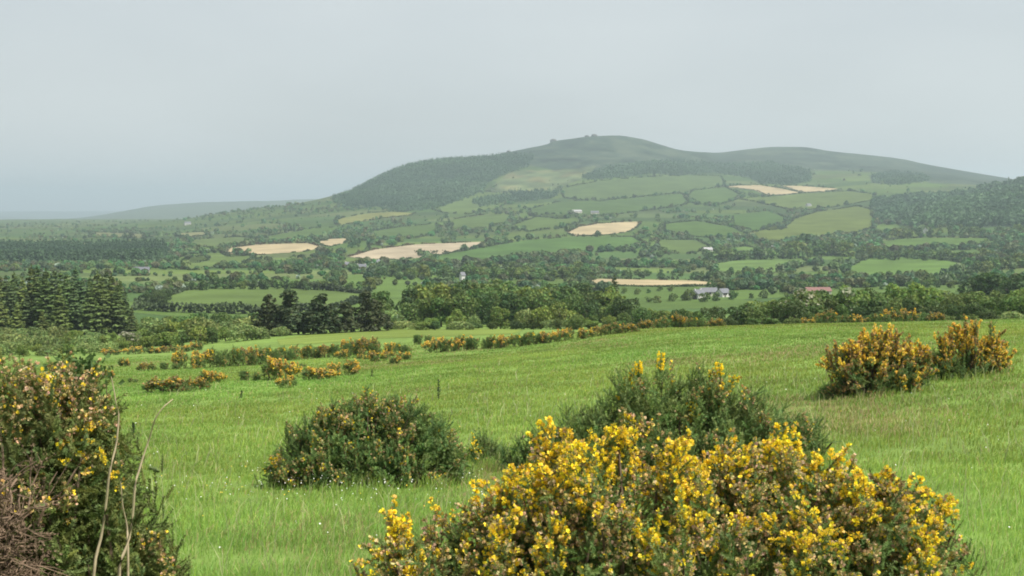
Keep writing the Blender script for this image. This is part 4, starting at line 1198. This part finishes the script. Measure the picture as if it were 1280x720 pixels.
        if ftint is not None: col = col * (np.array(ftint) if M is Y else np.array([1.0, .94, .85]) * min(1.0, ftint[1] + .05))
        if M is Y: col[:, 2] = np.minimum(col[:, 2], 5.0)
        M.add(v, f, np.repeat(col, len(fv), axis=0))
    # woody stems from the foot to the shoots
    cx, cyy = c[:, 0].mean(), c[:, 1].mean()
    for q in rng.choice(m0, min(nstem, m0), replace=False):
        e = p[q] - db[q] * Lb[q] * .2; b = np.array([cx + (e[0] - cx) * rng.uniform(.35, .8) + rng.normal(0, base_r * .3), cyy + (e[1] - cyy) * .6, -.15])
        m1 = b * .55 + e * .45 + np.array([0, 0, .06]) + rng.normal(0, .04, 3)
        m2 = b * .2 + e * .8 + rng.normal(0, .03, 3)
        rr = .006 + .010 * rng.random() if lod == 0 else .012 + .014 * rng.random()
        v, f = tube([b, m1, m2, e], [rr * 1.6, rr, rr * .7, rr * .4], 4); T.add(v, f)
    return S, Y, Wt, T

FEET = []
def gorse_thing(loc, parts, label, group=None, name='gorse_bush', extra=()):
    r = empty(name, loc); tag(r, label, 'gorse bush', group)
    vv = np.concatenate(parts[0].v); FEET.append((loc[0], loc[1], np.percentile(np.abs(vv[:, 0]), 92), np.percentile(np.abs(vv[:, 1]), 92)))
    for nm, mb, mat in zip(('spiny_shoots', 'blossom', 'withered_blossom', 'stems'), parts, (M_GORSE, M_YELLOW, M_WITHER, M_STEM)):
        if mb.n: mb.build(nm, mat, r)
    return r

def lobes_from(px0, D, base, items, sink=.5):
    """items: (px, top row, half width px, depth offset m, vertical radius m, depth radius m) -> lobes local to `base`"""
    k = D / F; out = []
    for (px, top, hw, dy, rz, ry) in items:
        zt = z_at((0, D + dy, 0), top) - base[2]
        kk = (D + dy) / F
        out.append(((px - 640) * kk - base[0], dy, zt - rz, hw * kk, ry, rz))
    return out

# --- the flowering bush in front
D = 5.3; base = at_R(815, D); base[1] = D
fgl = lobes_from(815, D, base, [
 (492,652,46,-.05,.34,.30),(560,628,58,.05,.38,.34),(628,598,62,.0,.42,.36),(690,552,60,.1,.46,.40),(770,524,52,.15,.46,.38),(742,560,80,-.1,.46,.40),
 (838,552,66,.05,.46,.42),(915,552,62,.15,.46,.40),(985,546,46,.15,.46,.40),(1040,570,44,.1,.42,.38),(1075,588,46,.02,.42,.38),(1108,602,52,.0,.40,.38),(1140,612,44,-.05,.38,.36),(1170,612,46,.05,.36,.32),
 (560,690,100,-.2,.36,.36),(700,640,130,-.3,.42,.36),(860,628,130,-.34,.46,.40),(1000,640,120,-.28,.46,.38),(1130,680,90,-.15,.36,.34),(850,720,240,-.1,.45,.5)])
def fl_fg(p, u, hz, nz):
    g = np.clip((hz - .82) * 5.0, 0, 1)
    py = np.clip(g * 1.1, .06, .80) * np.clip(.35 + 1.5 * (nz - .15), .25, 1)
    pw = np.clip(.66 - .25 * g, .15, .66) * np.clip(.35 + 1.2 * vnoise(p[:, 0] * 4 + 3, p[:, 2] * 4 + p[:, 1] * 2, 4), 0, 1.1)
    return py, pw
fg = gorse_parts(3, fgl, 9800, .115, 12, 5, .021, .0046, fl_fg, .0152, 13, 0, nstem=190, up=.5, back=.35, jut=.10, local_h=True)
gorse_thing(base, fg, 'large gorse bush covered in bright yellow flowers at the front of the meadow')
# tall flowering spikes rising out of it belong to the same bush: more shoots on top are part of the lobes above

# --- the bush at the left edge
D = 4.5; base = at_R(20, D); base[1] = D
ll = lobes_from(20, D, base, [
 (10,456,85,.1,.42,.4),(55,458,60,.0,.34,.34),(118,474,30,.02,.26,.26),(92,470,46,.05,.36,.34),(118,500,24,.0,.3,.3),(60,520,80,-.05,.42,.40),(105,560,42,-.05,.34,.3),(-80,470,90,.1,.42,.4),(140,622,48,.0,.3,.28),(186,636,34,.02,.26,.22),(203,668,26,-.03,.24,.2),(165,690,60,-.05,.28,.28),(140,610,40,-.1,.3,.26),
 (-40,560,110,.05,.42,.4),(95,640,40,.0,.34,.3),(30,600,80,.15,.4,.3)])
def fl_left(p, u, hz, nz):
    g = np.clip((hz - .72) * 3.4, 0, 1)
    return np.clip(.03 + .15 * g, 0, 1) * np.clip(2 * (nz - .2), .2, 1), np.clip(.26 + .42 * g, 0, .7) * np.clip(1.9 * (nz - .05), .3, 1)
lp = gorse_parts(9, ll, 8200, .10, 11, 5, .019, .0044, fl_left, .0125, 9, 0, nstem=140, up=.5, back=.4, jut=.12, gtint=(.86, .76, .74))
lb = gorse_thing(base, lp, 'tall dark gorse bush with sparse flowers filling the left edge of the photo')
rng = np.random.default_rng(31)
mb = MB()                                             # dead grey-brown twigs at its foot
for q in range(1700):
    x = (rng.uniform(-80, 100) - 640) * D / F - base[0]; zt = rng.uniform(.30, 1.28)
    y = rng.uniform(-.66, -.34)
    if ((x + .03) / .31) ** 2 + ((zt - .78) / .50) ** 2 > rng.uniform(.7, 1.15): continue
    b = np.array([x, y, zt]); d = unit(rng.normal(size=3) + np.array([.15, -.5, .5]))
    l = rng.uniform(.06, .20)
    pts = [b]; 
    for s in range(4): d = unit(d + .45 * rng.normal(size=3)); pts.append(pts[-1] + d * l / 4)
    rr = rng.uniform(.0022, .005)
    v, f = tube(pts, [rr, rr * .9, rr * .7, rr * .5, rr * .25], 4); mb.add(v, f)
    pv, pf = sprig(rng, l * .9, 6, 4, .016, .0042)
    v, f = replicate(pv, pf, frames(np.array([d]), np.array([1.])), np.array([pts[2]]), [1.0]); mb.add(v, f)
o = mb.build('dead_twigs', M_DEAD, lb)
# a darker broad-leaved sprig showing behind its top
D2 = 5.6; b2 = at_R(88, D2); b2[1] = D2
sh = MB(); rng = np.random.default_rng(6)
P_ = np.array([((rng.normal(92, 17) - 640) * D2 / F - b2[0], rng.normal(0, .08), z_at((0, D2, 0), rng.triangular(440, 455, 520)) - b2[2]) for _ in range(420)])
v, f = leaf_quads(P_, unit(rng.normal(size=P_.shape) + np.array([0, -.3, .6])), .028, rng, aspect=.55); sh.add(v, f, np.repeat(rng.uniform(.7, 1.2, (420, 1)) * np.array([[.8, .95, 1.0]]), 4, axis=0))
st = MB()
for q in range(26):
    e = P_[rng.integers(len(P_))]; v, f = tube([(rng.normal(0, .05), 0, -.1), (e[0] * .5, e[1] * .5, e[2] * .55), e], [.008, .005, .002], 4); st.add(v, f)
r = empty('bramble_shrub', b2); tag(r, 'small dark leafy shrub showing just behind the top of the left gorse bush', 'shrub'); sh.build('leaves', M_LEAF, r); st.build('stems', M_STEM, r)

# --- dark green bushes in the middle of the meadow
def fl_B(p, u, hz, nz):
    g = np.clip((hz - .70) * 3.5, 0, 1); left = np.clip((-p[:, 0] - .1) * 1.0, 0, 1)
    return np.full(len(p), .006), np.clip(.24 + .62 * g + .25 * left, 0, .85) * np.clip(2.4 * (nz - .05), .35, 1)
D = float(ground_R(450, 607)); base = at_R(455, D); base = np.array([base[0], base[1], base[2]]); D = base[1]
bl_ = lobes_from(455, D, base, [(455,491,44,.1,.62,.6),(414,506,42,.05,.58,.6),(500,497,44,.1,.6,.6),(540,516,36,.05,.52,.6),(560,538,24,0,.45,.5),(380,526,38,.0,.52,.6),(350,560,20,-.05,.35,.5),(420,530,60,-.25,.6,.55),(500,540,70,-.2,.55,.55),(400,560,60,-.35,.42,.5),(470,556,80,-.3,.45,.5),(550,565,34,-.2,.4,.4)])
bp = gorse_parts(12, bl_, 7600, .19, 8, 5, .042, .011, fl_B, .030, 6, 1, nstem=60, up=.45, back=.5, jut=.085)
gorse_thing(base, bp, 'rounded dark green gorse bush with tan spent blossom, alone in the meadow')
def fl_C(p, u, hz, nz):
    return np.full(len(p), .012), np.full(len(p), .05) * (nz > .4)
D = float(ground_R(850, 588)); base = at_R(855, D); D = base[1]
cl_ = lobes_from(855, D, base, [(812,462,58,.1,.7,.7),(880,466,64,.15,.7,.7),(765,496,50,.0,.6,.6),(935,490,56,.0,.65,.7),(990,505,34,.05,.5,.5),(850,500,110,-.3,.7,.6),(728,508,42,0,.6,.5),(705,532,32,.0,.45,.45),(1010,522,34,.0,.5,.5),(900,530,120,-.3,.5,.6),(780,540,90,-.3,.5,.6)])
def fl_C2(p, u, hz, nz):
    tip = (hz > .93)
    return np.where(tip, .16, .010), np.where(hz > .8, .16, .05)
cp = gorse_parts(14, cl_, 7600, .22, 8, 5, .046, .012, fl_C2, .033, 7, 1, nstem=60, up=.6, spread=.4, back=.4, jut=.13)
# two tall flowering spikes on its top
for px, py0, py1, lean in ((826, 470, 440, .05), (800, 474, 452, -.05), (903, 474, 454, -.16)):
    x0 = (px - 640) * D / F - base[0]; z0 = z_at((0, D, 0), py0) - base[2]; z1 = z_at((0, D, 0), py1) - base[2]
    rr = np.random.default_rng(px); L_ = z1 - z0
    pv, pf = sprig(rr, L_, 16, 6, .06, .014)
    v, f = replicate(pv, pf, frames(np.array([[lean, 0, 1.]]), np.array([0.])), np.array([[x0, 0, z0]]), [1.0]); cp[0].add(v, f)
    fv, ff = flower_proto(1); mm = 70; t = rr.uniform(.25, 1.0, mm); a = rr.uniform(0, 6.28, mm)
    pos = np.stack([x0 + lean * t * L_ + np.cos(a) * .045, np.sin(a) * .045, z0 + t * L_], 1)
    fd = np.stack([np.cos(a), np.sin(a), np.full(mm, .6)], 1)
    v, f = replicate(fv, ff, frames(fd, a), pos, .030 * rr.uniform(.6, 1.2, mm)); cp[1].add(v, f, np.array([1.0, .95, 1.0]))
gorse_thing(base, cp, 'wide green gorse bush with three yellow tipped spikes behind the flowering bush')
for px, py, items, seed, l in ((655, 588, [(668,540,34,0,.45,.4),(640,556,24,0,.35,.35),(690,535,24,.1,.45,.4)], 15, 'low loose green gorse between the two middle bushes, right one'),
                               (604, 578, [(602,541,17,0,.3,.3),(612,552,18,0,.28,.3)], 16, 'smallest low green gorse just right of the rounded left bush'),
                               (1048, 497, [(1048,478,20,0,.28,.5),(1070,484,18,.0,.22,.4)], 17, 'low dark green gorse hugging the foot of the right yellow bush')):
    D = float(ground_R(px, py)); base = at_R(px, D); D = base[1]
    gp_ = gorse_parts(seed, lobes_from(px, D, base, items), 700, .26, 10, 5, .045, .012, fl_C, .03, 8, 1, nstem=20, up=.5, back=.6)
    gorse_thing(base, gp_, l)

# --- the pair of spiky yellow bushes on the right
def fl_D(p, u, hz, nz):
    g = np.clip((hz - .35) * 2.2, 0, 1)
    return np.clip(.50 * g + .08, 0, .52), np.clip(.18 + .30 * g, 0, .45)
D = float(ground_R(1100, 492)); base = at_R(1100, D); D = base[1]
dl = lobes_from(1100, D, base, [(1100,414,48,.1,.7,.7),(1064,426,32,.0,.6,.6),(1142,432,30,.05,.6,.6),(1095,445,50,-.3,.6,.6),(1135,455,28,-.2,.5,.5),(1080,465,34,-.2,.5,.5),(1120,468,42,-.3,.45,.5)])
dp = gorse_parts(22, dl, 4800, .22, 9, 5, .050, .014, fl_D, .044, 9, 1, nstem=70, up=.5, spread=.28, back=.5, lb=3.6, ang=.5, jut=.16, nb=15, ftint=(1.0, 1.0, 3.0))
gorse_thing(base, dp, 'wider left one of the two spiky yellow gorse bushes on the right slope')
D = float(ground_R(1218, 470)); base = at_R(1218, D); D = base[1]
el_ = lobes_from(1218, D, base, [(1218,408,30,.1,.9,.7),(1190,420,22,.0,.7,.6),(1246,424,20,.05,.7,.5),(1215,438,36,-.3,.6,.6),(1236,455,26,-.2,.4,.5),(1196,452,22,-.2,.4,.5)])
ep = gorse_parts(23, el_, 3400, .22, 9, 5, .050, .014, fl_D, .044, 9, 1, nstem=70, up=.7, spread=.32, back=.5, lb=4.0, ang=.45, jut=.25, nb=15, ftint=(1.0, 1.0, 3.0))
gorse_thing(base, ep, 'taller right one of the two spiky yellow gorse bushes on the right slope')

# --- gorse further down the meadow: prototypes, then one copy each
def small_gorse(seed, kind, w=2.6, h=1.7):
    rng = np.random.default_rng(seed)
    lb_ = []
    for j in range(6):
        a = rng.uniform(-1, 1); lb_.append((a * w * .34, rng.uniform(-.4, .4), h * rng.uniform(.38, .62) * (1 - .25 * abs(a)), w * rng.uniform(.16, .26), .6, h * rng.uniform(.28, .38)))
    pr = {'orange': (.46, .22), 'yellow': (.62, .14), 'brown': (.14, .55), 'green': (.05, .14)}[kind]
    def fl(p, u, hz, nz):
        g = np.clip((hz - .2) * 1.8, .15, 1)
        return pr[0] * g * np.clip(2 * (nz - .1), .3, 1.3), pr[1] * g
    ft = {'orange': (1, .92, 2), 'yellow': (1, .98, 3), 'brown': (.95, .84, 1), 'green': (.95, .9, 1)}[kind]
    return gorse_parts(seed, lb_, 720, .24, 5, 4, .10, .034, fl, .085, 5, 1, nstem=14, up=.55, spread=.4, ftint=ft, nb=8)
GP = {}
for kind in ('orange', 'yellow', 'brown', 'green'):
    for v_ in range(2):
        ps = small_gorse(400 + v_ + 10 * len(GP), kind)
        GP[(kind, v_)] = [(nm, mb.mesh(nm, mat)) for nm, mb, mat in zip(('spiny_shoots', 'blossom', 'withered_blossom', 'stems'), ps, (M_GORSE, M_YELLOW, M_WITHER, M_STEM)) if mb.n]
grng = np.random.default_rng(8)
def put_gorse(px, py, wpx, hpx, kind, label, group=None, R=None):
    R = R or float(ground_R(px, py)); p = at_R(px, R); k = R / F
    r = empty('gorse_bush', p, grng.uniform(-.4, .4) + (math.pi if grng.random() < .5 else 0), (wpx * k / 2.3, max(wpx * k / 2.6, .5), hpx * k / 1.5))
    for nm, me in GP[(kind, int(grng.integers(2)))]:
        o = bpy.data.objects.new(nm, me); COL.objects.link(o); o.parent = r
    return tag(r, label, 'gorse bush', group)
for a in [(206,490,56,19,'brown','rust brown spreading gorse bush, lowest of those dotted over the left meadow'),
          (242,487,30,16,'brown','small rust brown gorse touching the right side of the spreading brown bush'),
          (263,479,30,16,'yellow','small neat yellow brown gorse just above the rust brown pair'),
          (309,476,32,14,'green','low green gorse with few flowers left of the big yellow clump'),
          (349,475,44,28,'yellow','largest yellow gorse clump in the dotted group below the hedge row'),
          (357,485,24,15,'yellow','tiny bright yellow gorse below the largest yellow clump'),
          (398,475,42,16,'yellow','low wide yellow gorse left of the taller round one'),
          (430,470,36,22,'yellow','round yellow brown gorse at the right end of the dotted group'),
          (492,455,15,9,'orange','small orange gorse on its own right of the dotted group'),
          (377,459,9,5,'green','tiny dark gorse tuft above the largest yellow clump'),
          (151,458,18,10,'orange','small orange gorse at the far left of the meadow, beyond the bare stalks'),
          (182,464,22,10,'brown','small brown gorse left of the start of the gorse row'),
          (208,462,24,10,'green','low green gorse closest to the start of the gorse row'),
          (163,478,14,6,'green','little green gorse tuft left above the rust brown bush'),
          (128,473,24,10,'orange','low orange gorse against the right side of the left bush')]:
    put_gorse(*a[:5], a[5])
row_ = [(232,461,34,24,'yellow'),(252,460,30,22,'orange'),(268,459,30,24,'green'),(288,458,32,24,'green'),(306,457,30,22,'brown'),(322,456,28,22,'orange'),(338,453,26,20,'green'),
        (356,451,28,18,'green'),(372,449,24,18,'yellow'),(390,448,28,17,'green'),(408,447,28,16,'brown'),(428,446,30,20,'green'),(442,444,30,20,'orange'),(458,446,34,24,'brown'),(474,444,32,22,'yellow'),
        (472,452,28,14,'orange'),(428,449,18,12,'yellow'),(452,450,14,8,'yellow'),(500,441,26,12,'green'),(504,450,22,11,'orange'),(486,448,16,10,'orange'),(526,431,22,15,'green'),(545,441,30,19,'yellow'),(560,440,28,17,'orange'),(576,438,30,19,'orange'),(596,437,32,18,'green'),
        (615,436,28,17,'orange'),(634,434,26,16,'orange'),(650,433,26,16,'green'),(668,431,28,17,'green'),(686,429,26,15,'orange'),(702,427,24,15,'yellow'),(718,424,26,15,'yellow'),(734,423,24,13,'orange'),(750,420,22,12,'brown'),(766,418,28,14,'brown'),(784,416,26,12,'brown')]
row_.sort(key=lambda a: a[0])
word = {'orange': 'orange tinged', 'yellow': 'bright yellow', 'brown': 'brownish', 'green': 'dark green'}
for i, a in enumerate(row_):
    put_gorse(*a, '%s gorse bush in the long gorse row across the meadow, %s from the left' % (word[a[4]], ORD[i]), 'gorse bushes of the long row')
up_ = [(140,444,24,8,'orange'),(166,443,26,9,'yellow'),(188,442,24,8,'orange'),(208,441,22,8,'brown'),(226,440,22,9,'orange'),(246,438,20,10,'orange')]
for i, a in enumerate(up_):
    put_gorse(*a, '%s gorse in the short line under the scrub, %s from the left' % (word[a[4]], ORD[i]), 'gorse bushes under the willow scrub')
cr_ = [(806,411,22,12,'brown'),(830,411,22,14,'brown'),(848,410.5,24,18,'brown'),(872,410,24,14,'green'),(895,409,22,12,'brown'),(1012,405.5,22,10,'orange'),(1036,405,30,18,'brown'),(1062,405,26,13,'orange'),(1080,404.5,20,9,'orange'),(1102,404,28,14,'green'),(1120,403.5,26,18,'orange'),(1138,403,26,19,'orange'),(1168,402.5,26,13,'brown')]
for i, a in enumerate(cr_):
    put_gorse(*a, '%s gorse on the crest of the meadow before the trees, %s from the left' % (word[a[4]], ORD[i]), 'gorse bushes on the crest', R=132 + (i % 3) * 2)

# ------------------------------------------------------------------ grass of the meadow
M_GRASS = leafmat('grass_blades', (.205, .335, .070), var=.16, trans=.45, rough=.5, obj_var=0, scale=.25)
rng = np.random.default_rng(99)
def grass(n, Rmin, Rmax, pw, name):
    uu = rng.random(n); e = 2 - pw
    R = (Rmin ** e + uu * (Rmax ** e - Rmin ** e)) ** (1 / e)
    az = rng.uniform(-.50, .50, n)
    x = R * np.sin(az); y = R * np.cos(az)
    # tussocks: blades gather where the noise is high
    tus = vnoise(x / .55, y / .55, 12) * .6 + vnoise(x / 2.3, y / 2.3, 13) * .4
    k = (rng.random(n) < np.clip(.25 + 1.3 * (tus - .2), .15, 1)) & (rng.random(n) < np.clip((165 - R) / 85, 0, 1))
    x, y, R, tus = x[k], y[k], R[k], tus[k]; n = len(x)
    z = height(x, y)
    hgt = (.055 + .125 * tus) * rng.uniform(.55, 1.3, n) * np.interp(R, [5, 14, 40, 120], [1.15, 1.0, .85, .7])
    foot = np.zeros(n)
    for fx, fy, fa, fb in FEET:
        q = np.hypot((x - fx) / (fa + .15), (y - fy) / (fb + .25)); foot = np.maximum(foot, np.clip(1.6 - q, 0, 1) * np.clip(q * 3 - 1.6, 0, 1))
    hgt = hgt * (1 + 1.5 * foot)
    tall = rng.random(n) < .012 * np.clip(1.2 - R / 60, 0, 1)          # flowering stems with pale heads
    hgt = np.where(tall, rng.uniform(.30, .50, n), hgt)
    wid = np.maximum(.0042, .00058 * R) * rng.uniform(.7, 1.3, n)
    a = rng.uniform(0, 6.283, n); lean = hgt * rng.uniform(.15, .75, n)
    wind = np.array([.35, .1])
    dx = np.cos(a) * lean + wind[0] * hgt * .5; dy = np.sin(a) * lean + wind[1] * hgt * .5
    b = rng.uniform(0, 6.283, n); sx = np.cos(b) * wid / 2; sy = np.sin(b) * wid / 2
    P0 = np.stack([x - sx, y - sy, z - .02], 1); P1 = np.stack([x + sx, y + sy, z - .02], 1)
    mx, my, mz = x + dx * .35, y + dy * .35, z + hgt * .62
    P2 = np.stack([mx + sx * .8, my + sy * .8, mz], 1); P3 = np.stack([mx - sx * .8, my - sy * .8, mz], 1)
    P4 = np.stack([x + dx, y + dy, z + hgt * rng.uniform(.8, 1.05, n)], 1)
    V = np.stack([P0, P1, P2, P3, P4], 1).reshape(-1, 3)
    o = np.arange(n) * 5
    big = 1 + .7 * fbm(x / 9., y / 16., 77, 3) + .35 * fbm(x / 2., y / 3., 78, 2)
    warm = np.clip(1 + .6 * fbm(x / 14., y / 22., 79, 3), .8, 1.25)
    col = big[:, None] * (1 + rng.uniform(-.22, .22, (n, 1)) * np.clip(1.2 - R / 70, .25, 1)[:, None]) * np.stack([rng.uniform(.85, 1.2, n) * warm, np.ones(n), rng.uniform(.8, 1.2, n)], 1)
    st = fbm(x / 7., y / 14., 91, 3)
    dry = rng.random(n) < np.clip(.05 + 1.9 * (st - .10), .045, .45)
    col[dry] = np.array([2.2, 1.15, 2.6]) * rng.uniform(.7, 1.25, (dry.sum(), 1))
    col[tall] = np.array([2.0, 1.35, 3.2]) * rng.uniform(.7, 1.2, (tall.sum(), 1))
    C = np.repeat(col, 5, axis=0)
    mb = MB()
    mb.add(V, np.stack([o, o + 1, o + 2, o + 3], 1), C)
    mb.f3.append(np.stack([o + 3, o + 2, o + 4], 1)); mb.m3.append(np.zeros(n, int))
    return mb
gm = grass(1000000, 5.5, 165, 1.35, 'grass')
go = gm.build('meadow_grass', M_GRASS); tag(go, 'thick fresh green grass of the sloping meadow', 'grass', kind='stuff')

# small white and yellow meadow flowers, too many to count
M_DAISY = leafmat('daisy_petals', (.8, .8, .74), var=.1, trans=.2, obj_var=0)
mb = MB(); n = 420
px = rng.uniform(150, 1270, n); py = np.where(rng.random(n) < .6, rng.normal(622, 14, n), rng.uniform(480, 718, n)); px = np.where((py > 590) & (py < 655) & (rng.random(n) < .7), rng.normal(400, 140, n), px)
R = ground_R(np.clip(px, 0, 1279), np.clip(py, 440, 719)); P = at_R(px, R)
s = np.maximum(.010, .0005 * R) * rng.uniform(.7, 1.3, n); P[:, 2] += rng.uniform(.14, .30, n)
v, f = replicate(np.array([[-1, -1, 0], [1, -1, .1], [1, 1, 0], [-1, 1, .1]], float), np.array([[0, 1, 2, 3]]), frames(rng.normal(size=(n, 3)) * .5 + np.array([.2, -.5, 1]), rng.uniform(0, 6, n)), P, s * .6)
c = np.where(rng.random((n, 1)) < .22, np.array([[1.0, .72, .08]]), np.array([[1, 1, 1]]))
mb.add(v, f, np.repeat(c, 4, axis=0)); do = mb.build('meadow_flowers', M_DAISY); tag(do, 'tiny white and yellow flowers scattered through the grass', 'flowers', kind='stuff')

# ------------------------------------------------------------------ bare stalks before the left bush
M_STALK = plainmat('dry_stalk', (.36, .29, .19), rough=.8, var=.25, scale=30)
def stalk(D, pts, r0, label):
    w = []
    for px, py in pts:
        w.append(((px - 640) * D / F, D, z_at((0, D, 0), py)))
    b = w[0]; g = float(height(b[0], b[1])); 
    foot = np.array([b[0] - .02, b[1], g - .03])
    o = np.array([foot[0], foot[1], g])
    P = np.array([foot] + [np.array(q) + np.array([0, .02 * math.sin(i * 1.7), 0]) for i, q in enumerate(w)]) - o
    # smooth it
    t = np.arange(len(P)); tt = np.linspace(0, len(P) - 1, 26)
    Q = np.stack([pchip(t, P[:, i], tt) for i in range(3)], 1)
    mb = MB(); v, f = tube(Q, np.linspace(r0, r0 * .25, 26), 6); mb.add(v, f)
    ob = mb.build('dry_stalk', M_STALK, loc=o, smooth=True); tag(ob, label, 'stalk', 'bare stalks before the left bush')
stalk(4.0, [(108,716),(116,672),(126,630),(133,590),(139,555),(142,520),(142,500),(137,470)], .0058, 'left one of the two tall bare pale stalks, nearly upright')
stalk(4.0, [(140,715),(150,680),(160,640),(165,605),(170,580),(180,550),(192,522),(202,508),(211,500)], .0058, 'right one of the two tall bare pale stalks, bending right at its tip')
stalk(4.05, [(152,690),(149,660),(147,630),(147,600)], .0050, 'short bare pale stalk standing between the two tall ones')
# weeds standing in the meadow
M_WEED = leafmat('weed_leaves', (.05, .075, .03), var=.2, trans=.2)
for px, py, top, l in ((548, 500, 474, 'thin dark weed stalk standing alone in the middle of the meadow'), (464, 472, 462, 'small thin weed stalk right of the dotted gorse group'),
                       (163, 545, 528, 'small dark weed in the grass between the left bush and the rounded bush'), (300, 498, 488, 'faint dark weed below the green gorse of the dotted group')):
    R = float(ground_R(px, py)); p = at_R(px, R); h = max(.25, z_at(p, top) - p[2]); rr = np.random.default_rng(px)
    r = empty('weed_plant', p); tag(r, l, 'weed')
    mb = MB(); v, f = tube([(0, 0, -.05), (rr.normal(0, .02), 0, h * .5), (rr.normal(0, .03), 0, h)], [.018, .014, .006], 5); mb.add(v, f); mb.build('stem', M_STALK if px == 0 else M_WEED, r)
    n = 40; t = rr.uniform(.1, 1, n); a = rr.uniform(0, 6.28, n)
    P = np.stack([np.cos(a) * .06 * (1.2 - t), np.sin(a) * .06 * (1.2 - t), t * h], 1)
    mb = MB(); v, f = leaf_quads(P, unit(np.stack([np.cos(a), np.sin(a), np.full(n, .6)], 1)), .07, rr, aspect=.5); mb.add(v, f); mb.build('leaves', M_WEED, r)

for o in bpy.data.objects:
    l = o.get('label')
    if l and not 4 <= len(l.split()) <= 16: print('LABEL', len(l.split()), o.name, l)
